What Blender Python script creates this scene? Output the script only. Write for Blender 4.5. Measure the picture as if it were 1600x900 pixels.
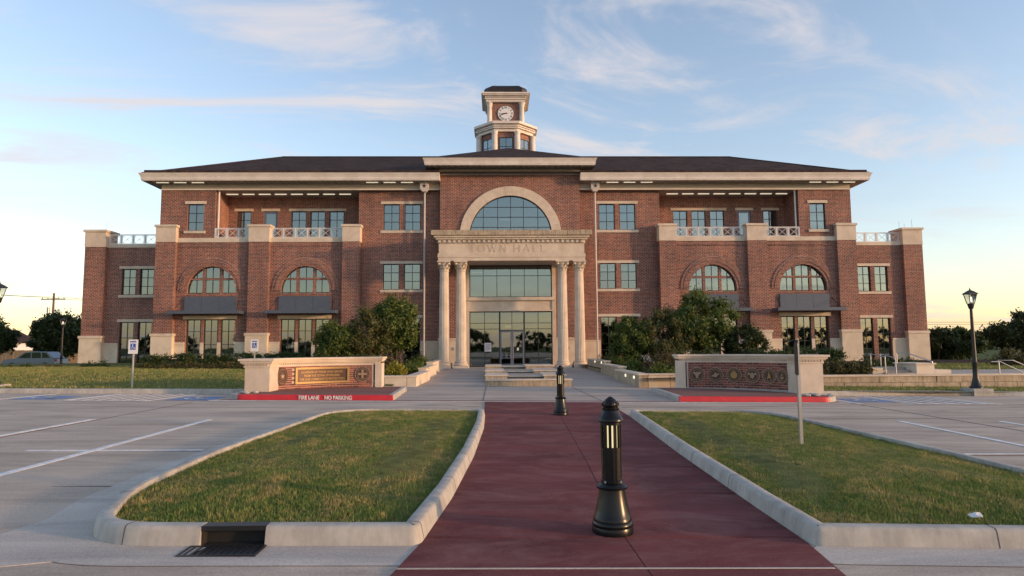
import bpy, math, random
import numpy as np
from mathutils import Matrix, Vector

for o in list(bpy.data.objects): bpy.data.objects.remove(o)
S = bpy.context.scene
C = S.collection
R = math.radians
rnd = random.Random(7)

# ------------------------------------------------------------------ camera
YAW, PITCH, ROLL = math.atan(24/1022), math.atan(91/1022), 0.0067
fw = Vector((math.sin(YAW)*math.cos(PITCH), math.cos(YAW)*math.cos(PITCH), math.sin(PITCH)))
rt = fw.cross(Vector((0, 0, 1))).normalized(); up = rt.cross(fw)
rt, up = rt*math.cos(ROLL)-up*math.sin(ROLL), up*math.cos(ROLL)+rt*math.sin(ROLL)
cd = bpy.data.cameras.new('camera'); cam = bpy.data.objects.new('camera', cd); C.objects.link(cam)
cam.matrix_world = Matrix(((rt.x, up.x, -fw.x, -1.0), (rt.y, up.y, -fw.y, 0), (rt.z, up.z, -fw.z, 1.55), (0, 0, 0, 1)))
cd.sensor_width = 36; cd.lens = 36*1022/1600; cd.clip_end = 6000; cd.clip_start = .05
S.camera = cam

# ------------------------------------------------------------------ sky, sun, exposure
SUN_DIR = Vector((0.94, -0.34, 0.0)).normalized(); SUN_EL = R(6.5)
wd = bpy.data.worlds.new('World'); S.world = wd; wd.use_nodes = True
wn = wd.node_tree; wn.nodes.clear()
def WN(t, **k):
    n = wn.nodes.new(t)
    for a, b in k.items(): setattr(n, a, b)
    return n
wl = wn.links.new
sky = WN('ShaderNodeTexSky', sky_type='NISHITA', sun_disc=False, sun_elevation=SUN_EL,
         sun_rotation=math.atan2(SUN_DIR.x, SUN_DIR.y), altitude=100, air_density=1.0, dust_density=0.6, ozone_density=1.3)
bgd = WN('ShaderNodeBackground'); bgd.inputs[1].default_value = 0.15
wout = WN('ShaderNodeOutputWorld')
tc = WN('ShaderNodeTexCoord'); sp = WN('ShaderNodeSeparateXYZ'); wl(tc.outputs['Generated'], sp.inputs[0])
def WM(op, a, b=None):
    n = WN('ShaderNodeMath', operation=op)
    for i, v in enumerate((a, b)):
        if v is None: continue
        if isinstance(v, (int, float)): n.inputs[i].default_value = v
        else: wl(v, n.inputs[i])
    return n.outputs[0]
zc = WM('MAXIMUM', sp.outputs[2], 0.0); den = WM('ADD', zc, 0.13)
cx = WM('DIVIDE', sp.outputs[0], den); cy = WM('DIVIDE', sp.outputs[1], den)
cmb = WN('ShaderNodeCombineXYZ'); wl(WM('ADD', WM('MULTIPLY', cx, 0.75), WM('MULTIPLY', cy, .35)), cmb.inputs[0]); wl(WM('SUBTRACT', WM('MULTIPLY', cy, 1.5), WM('MULTIPLY', cx, .45)), cmb.inputs[1]); cmb.inputs[2].default_value = 1.7
n1 = WN('ShaderNodeTexNoise'); n1.inputs['Scale'].default_value = 1.25; n1.inputs['Detail'].default_value = 10; n1.inputs['Roughness'].default_value = .6; n1.inputs['Distortion'].default_value = 1.6
wl(cmb.outputs[0], n1.inputs['Vector'])
n2 = WN('ShaderNodeTexNoise'); n2.inputs['Scale'].default_value = .5; n2.inputs['Detail'].default_value = 3
wl(cmb.outputs[0], n2.inputs['Vector'])
mr = WN('ShaderNodeMapRange', interpolation_type='SMOOTHSTEP'); mr.inputs[1].default_value = .45; mr.inputs[2].default_value = .74
wl(n1.outputs[0], mr.inputs[0])
mr2 = WN('ShaderNodeMapRange', interpolation_type='SMOOTHSTEP'); mr2.inputs[1].default_value = .36; mr2.inputs[2].default_value = .56
wl(n2.outputs[0], mr2.inputs[0])
wisp = WM('MULTIPLY', WM('MULTIPLY', mr.outputs[0], mr2.outputs[0]), .85)
cmb2 = WN('ShaderNodeCombineXYZ'); wl(WM('MULTIPLY', sp.outputs[0], 1.6), cmb2.inputs[0]); wl(WM('MULTIPLY', sp.outputs[1], 1.6), cmb2.inputs[1]); wl(WM('MULTIPLY', sp.outputs[2], 9.0), cmb2.inputs[2])
n3 = WN('ShaderNodeTexNoise'); n3.inputs['Scale'].default_value = 1.5; n3.inputs['Detail'].default_value = 7; n3.inputs['Roughness'].default_value = .55; n3.inputs['Distortion'].default_value = .5
wl(cmb2.outputs[0], n3.inputs['Vector'])
mr3 = WN('ShaderNodeMapRange', interpolation_type='SMOOTHSTEP'); mr3.inputs[1].default_value = .42; mr3.inputs[2].default_value = .70
wl(n3.outputs[0], mr3.inputs[0])
low = WM('POWER', 2.718, WM('MULTIPLY', zc, -6.5))
band = WM('MULTIPLY', low, WM('ADD', WM('MULTIPLY', mr3.outputs[0], .60), .40))
mask = WM('MINIMUM', WM('ADD', band, .04), .9)
tint = WN('ShaderNodeMix', data_type='RGBA', blend_type='MULTIPLY'); tint.inputs[0].default_value = 1
wl(sky.outputs[0], tint.inputs[6]); tint.inputs[7].default_value = (1.07, .97, 1.01, 1)
cl = WN('ShaderNodeMix', data_type='RGBA', blend_type='MULTIPLY'); cl.inputs[0].default_value = 1
wl(tint.outputs[2], cl.inputs[6]); cl.inputs[7].default_value = (.22, .20, .24, 1)
cl2 = WN('ShaderNodeMix', data_type='RGBA', blend_type='ADD'); cl2.inputs[0].default_value = 1
wl(cl.outputs[2], cl2.inputs[6]); cl2.inputs[7].default_value = (1.06, .99, 1.04, 1)
mx = WN('ShaderNodeMix', data_type='RGBA'); wl(mask, mx.inputs[0]); wl(tint.outputs[2], mx.inputs[6]); wl(cl2.outputs[2], mx.inputs[7])
mxw = WN('ShaderNodeMix', data_type='RGBA'); wl(wisp, mxw.inputs[0]); wl(mx.outputs[2], mxw.inputs[6]); mxw.inputs[7].default_value = (2.0, 1.86, 1.88, 1)
wl(mxw.outputs[2], bgd.inputs[0]); wl(bgd.outputs[0], wout.inputs[0])

sl = bpy.data.lights.new('sun', 'SUN'); sl.energy = 1.35; sl.angle = R(2.5); sl.color = (1.0, .60, .32)
so = bpy.data.objects.new('sun', sl); C.objects.link(so)
sd = Vector((SUN_DIR.x*math.cos(SUN_EL), SUN_DIR.y*math.cos(SUN_EL), math.sin(SUN_EL)))
so.rotation_euler = sd.to_track_quat('Z', 'Y').to_euler(); so.location = (60, -20, 30)

S.render.engine = 'CYCLES'
S.view_settings.view_transform = 'Standard'; S.view_settings.look = 'None'
S.view_settings.exposure = 1.42; S.view_settings.gamma = 1; S.view_settings.use_curve_mapping = False
S.cycles.max_bounces = 6; S.cycles.transparent_max_bounces = 12

# ------------------------------------------------------------------ materials
MATS = {}
def nodes(name):
    m = bpy.data.materials.new(name); m.use_nodes = True; MATS[name] = m
    nt = m.node_tree; b = nt.nodes['Principled BSDF']
    return m, nt, b
def N(nt, t, **k):
    n = nt.nodes.new(t)
    for a, b in k.items(): setattr(n, a, b)
    return n
def rgba(c): return (c[0], c[1], c[2], 1)
def noise(nt, vec, scale, detail=4, rough=.55, dist=0):
    n = N(nt, 'ShaderNodeTexNoise'); n.inputs['Scale'].default_value = scale; n.inputs['Detail'].default_value = detail
    n.inputs['Roughness'].default_value = rough; n.inputs['Distortion'].default_value = dist
    if vec is not None: nt.links.new(vec, n.inputs['Vector'])
    return n.outputs[0]
def ramp(nt, fac, a, b, lo=.35, hi=.65):
    n = N(nt, 'ShaderNodeValToRGB'); e = n.color_ramp.elements
    e[0].position = lo; e[1].position = hi; e[0].color = rgba(a); e[1].color = rgba(b)
    nt.links.new(fac, n.inputs[0]); return n.outputs[0]
def mixc(nt, fac, a, b, mode='MIX'):
    n = N(nt, 'ShaderNodeMix', data_type='RGBA', blend_type=mode)
    for i, v in ((0, fac), (6, a), (7, b)):
        if isinstance(v, (int, float)): n.inputs[i].default_value = v
        elif isinstance(v, tuple): n.inputs[i].default_value = rgba(v)
        else: nt.links.new(v, n.inputs[i])
    return n.outputs[2]
def bump(nt, b, h, strength=.3, dist=.01):
    n = N(nt, 'ShaderNodeBump'); n.inputs['Strength'].default_value = strength; n.inputs['Distance'].default_value = dist
    nt.links.new(h, n.inputs['Height']); nt.links.new(n.outputs[0], b.inputs['Normal'])
def plain(name, col, rough=.6, metal=0, var=.12, scale=6, spec=.5, bmp=0, stain=None):
    m, nt, b = nodes(name)
    geo = N(nt, 'ShaderNodeNewGeometry'); v = geo.outputs['Position']
    f = noise(nt, v, scale, 6)
    c = ramp(nt, f, tuple(x*(1-var) for x in col), tuple(min(1, x*(1+var)) for x in col), .3, .7)
    if stain:
        f2 = noise(nt, v, stain[0], 6, .65, .6)
        r2 = ramp(nt, f2, stain[1], (1, 1, 1), .38, .6)
        c = mixc(nt, 1.0, c, r2, 'MULTIPLY')
    nt.links.new(c, b.inputs['Base Color'])
    b.inputs['Roughness'].default_value = rough; b.inputs['Metallic'].default_value = metal
    b.inputs['Specular IOR Level'].default_value = spec
    if bmp: bump(nt, b, noise(nt, v, scale*12, 4), bmp, .01)
    return m
def brickmat(name, c1, c2, mortar, dark):
    m, nt, b = nodes(name)
    geo = N(nt, 'ShaderNodeNewGeometry'); s = N(nt, 'ShaderNodeSeparateXYZ'); nt.links.new(geo.outputs['Position'], s.inputs[0])
    a = N(nt, 'ShaderNodeMath', operation='ADD'); nt.links.new(s.outputs[0], a.inputs[0]); nt.links.new(s.outputs[1], a.inputs[1])
    cb = N(nt, 'ShaderNodeCombineXYZ'); nt.links.new(a.outputs[0], cb.inputs[0]); nt.links.new(s.outputs[2], cb.inputs[1])
    t = N(nt, 'ShaderNodeTexBrick'); nt.links.new(cb.outputs[0], t.inputs['Vector'])
    t.inputs['Color1'].default_value = rgba(c1); t.inputs['Color2'].default_value = rgba(c2); t.inputs['Mortar'].default_value = rgba(mortar)
    t.inputs['Scale'].default_value = 1; t.inputs['Brick Width'].default_value = .26; t.inputs['Row Height'].default_value = .098
    t.inputs['Mortar Size'].default_value = .011; t.inputs['Mortar Smooth'].default_value = .2; t.inputs['Bias'].default_value = -.1
    f = noise(nt, geo.outputs['Position'], .55, 5, .6)
    tint = ramp(nt, f, dark, (1.12, 1.08, 1.05), .3, .7)
    c = mixc(nt, 1.0, t.outputs['Color'], tint, 'MULTIPLY')
    mp = N(nt, 'ShaderNodeMapping'); mp.inputs['Scale'].default_value = (1, 1, .1); nt.links.new(geo.outputs['Position'], mp.inputs[0])
    c = mixc(nt, 1.0, c, ramp(nt, noise(nt, mp.outputs[0], 1.6, 6, .7), (.80, .80, .82), (1.06, 1.05, 1.04), .36, .6), 'MULTIPLY')
    c = mixc(nt, 1.0, c, ramp(nt, noise(nt, cb.outputs[0], 11, 1, .5), (.68, .66, .67), (1.2, 1.18, 1.16), .34, .66), 'MULTIPLY')
    nt.links.new(c, b.inputs['Base Color']); b.inputs['Roughness'].default_value = .85
    bump(nt, b, t.outputs['Fac'], -.5, .01)
    return m
brick = brickmat('brick_wall', (.29, .085, .049), (.115, .041, .033), (.50, .42, .36), (.74, .74, .76))
def onebrick(name):
    m, nt, b = nodes(name)
    oi = N(nt, 'ShaderNodeObjectInfo'); geo = N(nt, 'ShaderNodeNewGeometry')
    c = ramp(nt, oi.outputs['Random'], (.12, .04, .034), (.30, .10, .07), .0, 1.0)
    f = noise(nt, geo.outputs['Position'], 30, 4)
    c = mixc(nt, 1.0, c, ramp(nt, f, (.75, .75, .75), (1.15, 1.1, 1.1)), 'MULTIPLY')
    nt.links.new(c, b.inputs['Base Color']); b.inputs['Roughness'].default_value = .85
    return m
brick1 = onebrick('brick_single')
mortar = plain('mortar', (.50, .42, .36), .9)
stone = plain('cast_stone', (.66, .56, .45), .75, var=.07, scale=2.2, bmp=.1, stain=(.9, (.84, .82, .80)))
stoneb = plain('base_stone', (.68, .58, .45), .8, var=.07, scale=1.5, bmp=.1, stain=(.7, (.86, .84, .82)))
def streaked(name, col, amt):
    m, nt, b = nodes(name); geo = N(nt, 'ShaderNodeNewGeometry'); v = geo.outputs['Position']
    mp = N(nt, 'ShaderNodeMapping'); mp.inputs['Scale'].default_value = (1, 1, .12); nt.links.new(v, mp.inputs[0])
    c = ramp(nt, noise(nt, v, 4, 6), tuple(x*.88 for x in col), tuple(x*1.1 for x in col))
    c = mixc(nt, 1.0, c, ramp(nt, noise(nt, mp.outputs[0], 14, 6, .7), amt, (1, 1, 1), .36, .58), 'MULTIPLY')
    c = mixc(nt, 1.0, c, ramp(nt, noise(nt, v, 1.3, 5, .65), (.8, .79, .78), (1.04, 1.03, 1.0), .35, .6), 'MULTIPLY')
    nt.links.new(c, b.inputs['Base Color']); b.inputs['Roughness'].default_value = .85
    bump(nt, b, noise(nt, v, 90, 4), .25, .006)
    return m
kerbmat = streaked('kerb_concrete', (.44, .425, .395), (.84, .83, .82))
ledge = streaked('weathered_stone', (.50, .41, .30), (.62, .58, .54))
roofm, nt, b = nodes('roof_shingle')
geo = N(nt, 'ShaderNodeNewGeometry'); s = N(nt, 'ShaderNodeSeparateXYZ'); nt.links.new(geo.outputs['Position'], s.inputs[0])
cb = N(nt, 'ShaderNodeCombineXYZ'); nt.links.new(s.outputs[0], cb.inputs[0]); nt.links.new(s.outputs[1], cb.inputs[1])
t = N(nt, 'ShaderNodeTexBrick'); nt.links.new(cb.outputs[0], t.inputs['Vector'])
t.inputs['Color1'].default_value = (.066, .046, .042, 1); t.inputs['Color2'].default_value = (.036, .028, .029, 1); t.inputs['Mortar'].default_value = (.02, .016, .016, 1)
t.inputs['Scale'].default_value = 1; t.inputs['Brick Width'].default_value = .3; t.inputs['Row Height'].default_value = .16; t.inputs['Mortar Size'].default_value = .01
nt.links.new(mixc(nt, 1.0, t.outputs['Color'], ramp(nt, noise(nt, geo.outputs['Position'], .8, 5), (.8, .8, .82), (1.2, 1.15, 1.12)), 'MULTIPLY'), b.inputs['Base Color'])
b.inputs['Roughness'].default_value = .95; b.inputs['Specular IOR Level'].default_value = .15
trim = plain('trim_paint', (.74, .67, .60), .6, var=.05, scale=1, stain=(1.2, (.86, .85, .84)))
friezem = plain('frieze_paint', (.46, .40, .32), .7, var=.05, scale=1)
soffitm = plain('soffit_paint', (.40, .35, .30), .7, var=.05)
white = plain('white_paint', (.74, .73, .72), .5, var=.04)
framem = plain('window_frame', (.018, .024, .026), .45, var=.1)
doorm = plain('door_aluminium', (.16, .17, .22), .4, .4, var=.06)
steel = plain('steel', (.42, .41, .40), .4, .6, var=.08)
pipe = plain('downspout_paint', (.55, .50, .47), .5, var=.04)
panelm = plain('panel_metal', (.09, .11, .145), .5, .2, var=.08)
bronze = plain('bronze', (.085, .045, .032), .5, .35, var=.25, scale=40)
bronzel = plain('bronze_light', (.36, .25, .17), .5, .35, var=.2, scale=40)
gold = plain('brass', (.36, .23, .085), .5, .3, var=.1, scale=20)
domem = plain('dome_copper', (.035, .026, .026), .5, .3, var=.15)
black = plain('cast_iron', (.007, .007, .008), .27, 0, var=.2, scale=30, spec=.32)
lampblack = plain('lamp_black', (.012, .012, .013), .45, 0, var=.2)
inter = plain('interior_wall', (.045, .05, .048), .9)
def concrete(name, col, st, jit=.1):
    m, nt, b = nodes(name); geo = N(nt, 'ShaderNodeNewGeometry'); v = geo.outputs['Position']
    c = ramp(nt, noise(nt, v, .45, 6, .6), tuple(x*(1-jit) for x in col), tuple(x*(1+jit) for x in col))
    mp = N(nt, 'ShaderNodeMapping'); mp.inputs['Scale'].default_value = (.25, 1.4, 1); nt.links.new(v, mp.inputs[0])
    c = mixc(nt, 1.0, c, ramp(nt, noise(nt, mp.outputs[0], 1.1, 7, .68, .7), st, (1.03, 1.02, 1.0), .36, .58), 'MULTIPLY')
    c = mixc(nt, 1.0, c, ramp(nt, noise(nt, v, 60, 3), (.86, .86, .86), (1.12, 1.12, 1.12)), 'MULTIPLY')
    c = mixc(nt, 1.0, c, ramp(nt, noise(nt, v, 3.1, 4, .7), (.55, .54, .54), (1, 1, 1), .22, .30), 'MULTIPLY')
    nt.links.new(c, b.inputs['Base Color']); b.inputs['Roughness'].default_value = .85; b.inputs['Specular IOR Level'].default_value = .2
    bump(nt, b, noise(nt, v, 140, 3), .2, .004)
    return m
road = concrete('road_concrete', (.50, .415, .345), (.70, .69, .68))
pave = concrete('plaza_concrete', (.46, .39, .335), (.80, .79, .79))
gutter = concrete('gutter_concrete', (.53, .48, .43), (.74, .74, .75))
redc = concrete('red_concrete', (.165, .046, .046), (.66, .68, .70), .2)
rnt = redc.node_tree; rb = rnt.nodes['Principled BSDF']; rsrc = rb.inputs['Base Color'].links[0].from_socket
rgeo = N(rnt, 'ShaderNodeNewGeometry'); rmp = N(rnt, 'ShaderNodeMapping'); rmp.inputs['Scale'].default_value = (.7, 1.2, 1); rnt.links.new(rgeo.outputs['Position'], rmp.inputs[0])
rf_ = ramp(rnt, noise(rnt, rmp.outputs[0], 1.6, 9, .74, .8), (0, 0, 0), (.55, .55, .55), .46, .72)
rf2_ = ramp(rnt, noise(rnt, rgeo.outputs['Position'], 26, 3, .7), (0, 0, 0), (.5, .5, .5), .66, .74)
rc_ = mixc(rnt, rf2_, mixc(rnt, rf_, rsrc, (.30, .155, .14)), (.34, .22, .19))
rnt.links.new(rc_, rb.inputs['Base Color'])
paver = concrete('brick_paver', (.24, .12, .10), (.8, .8, .8))
joint = plain('joint_sealant', (.10, .07, .065), .9)
whitel = plain('white_line', (.80, .80, .80), .7, var=.08, scale=9, stain=(7, (.74, .72, .70)))
bluel = plain('blue_line', (.16, .25, .46), .7, var=.2, scale=6, stain=(2, (.7, .7, .72)))
redl = plain('red_kerb_paint', (.52, .018, .03), .5, var=.15, scale=5)
stonestep = plain('dark_step', (.11, .11, .115), .5, var=.1)
rockm = plain('rock', (.42, .39, .36), .8, var=.3, scale=8)
bark = plain('bark', (.09, .065, .045), .9, var=.3, scale=14, bmp=.5)
woodp = plain('pole_wood', (.16, .10, .06), .9, var=.2)
cedar = plain('cedar_fence', (.36, .23, .12), .9, var=.15)
soil = plain('soil_mulch', (.055, .04, .03), .95, var=.3, scale=20, spec=.05)
carpaint = plain('car_paint', (.20, .24, .29), .25, .3, var=.02)
rubber_and_pit_shade = plain('rubber_and_pit_shade', (.015, .015, .015), .8)  # tyre rubber, also the black that paints shade inside the drain
rim = plain('wheel_rim', (.4, .4, .42), .35, .8)
paper = plain('paper', (.7, .7, .72), .8)
ink = plain('ink', (.25, .25, .32), .8)
signblue = plain('sign_blue', (.02, .08, .36), .5)
dirt = plain('ground_dirt', (.085, .10, .035), .95, var=.3, scale=.3, spec=.05)
def glass(name, tint, refl, gl=(.75, .82, .82)):
    m = bpy.data.materials.new(name); m.use_nodes = True; nt = m.node_tree; nt.nodes.clear()
    o = N(nt, 'ShaderNodeOutputMaterial'); mxs = N(nt, 'ShaderNodeMixShader')
    tr = N(nt, 'ShaderNodeBsdfTransparent'); tr.inputs[0].default_value = rgba(tint)
    g = N(nt, 'ShaderNodeBsdfGlossy'); g.inputs['Color'].default_value = rgba(gl); g.inputs['Roughness'].default_value = .015
    geo = N(nt, 'ShaderNodeNewGeometry'); bp = N(nt, 'ShaderNodeBump'); bp.inputs['Strength'].default_value = .06; bp.inputs['Distance'].default_value = .02
    nt.links.new(noise(nt, geo.outputs['Position'], .9, 2), bp.inputs['Height']); nt.links.new(bp.outputs[0], g.inputs['Normal'])
    fr = N(nt, 'ShaderNodeLayerWeight'); fr.inputs[0].default_value = .3
    mp = N(nt, 'ShaderNodeMapRange'); mp.inputs[3].default_value = refl; mp.inputs[4].default_value = 1
    nt.links.new(fr.outputs['Fresnel'], mp.inputs[0]); nt.links.new(mp.outputs[0], mxs.inputs[0])
    nt.links.new(tr.outputs[0], mxs.inputs[1]); nt.links.new(g.outputs[0], mxs.inputs[2]); nt.links.new(mxs.outputs[0], o.inputs[0])
    return m
glassm = glass('tinted_glass', (.38, .44, .42), .27)
clearg = glass('clear_glass', (.85, .87, .85), .10)
def emit(name, col, st):
    m, nt, b = nodes(name); b.inputs['Base Color'].default_value = rgba(col)
    b.inputs['Emission Color'].default_value = rgba(col); b.inputs['Emission Strength'].default_value = st
    return m
tube = emit('lit_tube', (1, .86, .64), .26)
warm = emit('lit_bulb', (1, .80, .42), .33)
stepl = emit('step_light', (1, .85, .55), .6)
def leafmat(name, c1, c2, c3, sc=1.2):
    m, nt, b = nodes(name); geo = N(nt, 'ShaderNodeNewGeometry'); v = geo.outputs['Position']
    c = ramp(nt, noise(nt, v, sc, 4, .6), c1, c2, .35, .62)
    c = mixc(nt, ramp(nt, noise(nt, v, 9, 2), (0, 0, 0), (.85, .85, .85), .48, .68), c, c3)
    nt.links.new(c, b.inputs['Base Color']); b.inputs['Roughness'].default_value = .55; b.inputs['Specular IOR Level'].default_value = .3
    # leaves let a little light through
    tl = N(nt, 'ShaderNodeBsdfTranslucent'); nt.links.new(c, tl.inputs[0])
    mxs = N(nt, 'ShaderNodeMixShader'); mxs.inputs[0].default_value = .28
    o = nt.nodes['Material Output']; nt.links.new(b.outputs[0], mxs.inputs[1]); nt.links.new(tl.outputs[0], mxs.inputs[2]); nt.links.new(mxs.outputs[0], o.inputs[0])
    return m
leaf_tree = leafmat('leaf_tree', (.05, .09, .02), (.105, .15, .032), (.17, .185, .045))
leaf_mix = leafmat('leaf_tree_seedy', (.055, .085, .022), (.11, .125, .036), (.22, .15, .07))
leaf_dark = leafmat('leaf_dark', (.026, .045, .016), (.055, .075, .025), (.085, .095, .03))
leaf_hedge = leafmat('leaf_hedge', (.025, .05, .016), (.055, .085, .022), (.08, .105, .028))
leaf_brown = leafmat('leaf_brown_hedge', (.06, .065, .02), (.10, .09, .03), (.13, .10, .04))
leaf_yel = leafmat('leaf_yellow', (.16, .17, .02), (.30, .27, .03), (.36, .30, .03))
leaf_lime = leafmat('leaf_lime', (.07, .11, .02), (.12, .16, .03), (.18, .19, .03))
leaf_plume = leafmat('leaf_plume', (.08, .06, .03), (.13, .085, .045), (.10, .10, .03))
grassm = leafmat('grass_blade', (.11, .185, .04), (.17, .23, .06), (.30, .27, .09), 2.6)
# dry patches in the lawn
gnt = grassm.node_tree; gb = gnt.nodes['Principled BSDF']; gsrc = gb.inputs['Base Color'].links[0].from_socket
ggeo = N(gnt, 'ShaderNodeNewGeometry')
gmp = N(gnt, 'ShaderNodeMapping'); gmp.inputs['Scale'].default_value = (1, .55, 1); gmp.inputs['Rotation'].default_value = (0, 0, .5); gnt.links.new(ggeo.outputs['Position'], gmp.inputs[0])
gd = ramp(gnt, noise(gnt, gmp.outputs[0], 2.3, 9, .8, .8), (0, 0, 0), (.95, .95, .95), .48, .60)
gc = mixc(gnt, gd, gsrc, (.50, .37, .16))
gnt.links.new(gc, gb.inputs['Base Color'])
thatch = plain('lawn_thatch', (.12, .125, .045), .95, var=.4, scale=5, spec=.05)

# ------------------------------------------------------------------ mesh helpers
class MB:
    def __init__(s): s.v = []; s.f = []
    def add(s, vs, fs):
        o = len(s.v); s.v += [tuple(v) for v in vs]; s.f += [tuple(i+o for i in f) for f in fs]; return s
    def box(s, x0, x1, y0, y1, z0, z1):
        x0, x1 = min(x0, x1), max(x0, x1)
        return s.add([(x0,y0,z0),(x1,y0,z0),(x1,y1,z0),(x0,y1,z0),(x0,y0,z1),(x1,y0,z1),(x1,y1,z1),(x0,y1,z1)],
                     [(0,3,2,1),(4,5,6,7),(0,1,5,4),(1,2,6,5),(2,3,7,6),(3,0,4,7)])
    def prism(s, poly, y0, y1):        # poly in xz, extruded along y
        n = len(poly)
        a = sum(poly[i][0]*poly[(i+1) % n][1]-poly[(i+1) % n][0]*poly[i][1] for i in range(n))
        if a < 0: poly = poly[::-1]
        vs = [(x, y0, z) for x, z in poly]+[(x, y1, z) for x, z in poly]
        return s.add(vs, [tuple(range(n)), tuple(range(2*n-1, n-1, -1))]+[(i, i+n, (i+1) % n+n, (i+1) % n) for i in range(n)])
    def slab(s, poly, z0, z1):         # poly in xy; z may be a function of (x, y, base)
        n = len(poly)
        a = sum(poly[i][0]*poly[(i+1) % n][1]-poly[(i+1) % n][0]*poly[i][1] for i in range(n))
        if a < 0: poly = poly[::-1]
        vs = [(x, y, z0(x, y) if callable(z0) else z0) for x, y in poly]+[(x, y, z1(x, y) if callable(z1) else z1) for x, y in poly]
        return s.add(vs, [tuple(range(n-1, -1, -1)), tuple(range(n, 2*n))]+[(i, (i+1) % n, (i+1) % n+n, i+n) for i in range(n)])
    def lathe(s, prof, n=24, c=(0, 0, 0), flute=0, a0=0):
        vs = []; fs = []
        for (r, z) in prof:
            for k in range(n):
                a = a0+2*math.pi*k/n; rr = r*(1-flute*(k % 2)) if flute else r
                vs.append((c[0]+rr*math.cos(a), c[1]+rr*math.sin(a), c[2]+z))
        for j in range(len(prof)-1):
            for k in range(n):
                fs.append((j*n+k, j*n+(k+1) % n, (j+1)*n+(k+1) % n, (j+1)*n+k))
        fs.append(tuple(range(n-1, -1, -1))); fs.append(tuple(range((len(prof)-1)*n, len(prof)*n)))
        return s.add(vs, fs)
    def tube(s, pts, r, n=8):
        rs = r if isinstance(r, (list, tuple)) else [r]*len(pts)
        P = [Vector(p) for p in pts]; vs = []; fs = []
        for i, p in enumerate(P):
            d = (P[min(i+1, len(P)-1)]-P[max(i-1, 0)]).normalized()
            a = Vector((1, 0, 0)) if abs(d.x) < .9 else Vector((0, 1, 0))
            a = (a-d*a.dot(d)).normalized(); b_ = d.cross(a)
            for k in range(n):
                t_ = 2*math.pi*k/n; vs.append(p+(a*math.cos(t_)+b_*math.sin(t_))*rs[i])
        for i in range(len(P)-1):
            for k in range(n):
                fs.append((i*n+k, i*n+(k+1) % n, (i+1)*n+(k+1) % n, (i+1)*n+k))
        fs.append(tuple(range(n-1, -1, -1))); fs.append(tuple(range((len(P)-1)*n, len(P)*n)))
        return s.add(vs, fs)
    def bar(s, p, q, w, t, y0, y1):    # bar in xz plane from p to q of width w
        dx, dz = q[0]-p[0], q[1]-p[1]; l = math.hypot(dx, dz); nx, nz = -dz/l*w/2, dx/l*w/2
        return s.prism([(p[0]+nx, p[1]+nz), (p[0]-nx, p[1]-nz), (q[0]-nx, q[1]-nz), (q[0]+nx, q[1]+nz)], y0, y1)
    def mesh(s, name, smooth=False):
        m = bpy.data.meshes.new(name); m.from_pydata(s.v, [], s.f); m.update()
        if smooth:
            m.polygons.foreach_set('use_smooth', [True]*len(m.polygons))
            try: m.set_sharp_from_angle(angle=R(40))
            except Exception: pass
        return m
    def build(s, name, mat, parent=None, smooth=False, loc=None):
        return obj(name, s.mesh(name, smooth), mat, parent, loc)
def obj(name, mesh, mat, parent=None, loc=None):
    o = bpy.data.objects.new(name, mesh); C.objects.link(o)
    if mat is not None and not mesh.materials: mesh.materials.append(mat)
    if parent is not None:
        o.parent = parent
        if loc is None and parent.type == 'EMPTY' and parent.get('w'):   # parts given in world coordinates
            o.matrix_parent_inverse = Matrix.Translation(-Vector(parent.location))
    if loc is not None: o.location = loc
    return o
def tag(o, label, cat, group=None):
    o['label'] = label; o['category'] = cat
    if group: o['group'] = group
    return o
def thing(name, label, cat, loc=(0, 0, 0), world=True, group=None, rz=0):
    o = bpy.data.objects.new(name, None); C.objects.link(o); o.location = loc; o.rotation_euler = (0, 0, rz); o.empty_display_size = .3
    if world: o['w'] = 1
    return tag(o, label, cat, group)
def struct(o): o['kind'] = 'structure'; return o
def copy_tree(o, parent=None):
    c = o.copy(); C.objects.link(c); c.parent = parent
    for ch in list(o.children): copy_tree(ch, c)
    return c
def ss(a, b_, t):
    t = min(1, max(0, (t-a)/(b_-a))); return t*t*(3-2*t)
def gz(x, y, h=0):                     # the forecourt falls gently to the right
    return -0.0125*(min(20, max(-20, x))+1)*(1-ss(24, 34, y))+h
def circ_poly(cx_, cz_, r, n=48, a0=0, a1=2*math.pi):
    return [(cx_+r*math.cos(a0+(a1-a0)*k/n), cz_+r*math.sin(a0+(a1-a0)*k/n)) for k in range(n+1)]
def clip(poly, conv):                  # Sutherland-Hodgman, conv counter-clockwise
    out = poly
    for i in range(len(conv)):
        a, b_ = conv[i], conv[(i+1) % len(conv)]
        if not out: return []
        def ins(p): return (b_[0]-a[0])*(p[1]-a[1])-(b_[1]-a[1])*(p[0]-a[0]) >= -1e-9
        res = []
        for j in range(len(out)):
            p, q = out[j], out[(j+1) % len(out)]
            ip, iq = ins(p), ins(q)
            if ip: res.append(p)
            if ip != iq:
                d1 = (b_[0]-a[0])*(p[1]-a[1])-(b_[1]-a[1])*(p[0]-a[0]); d2 = (b_[0]-a[0])*(q[1]-a[1])-(b_[1]-a[1])*(q[0]-a[0])
                t_ = d1/(d1-d2); res.append((p[0]+(q[0]-p[0])*t_, p[1]+(q[1]-p[1])*t_))
        out = res
    return out
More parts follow.
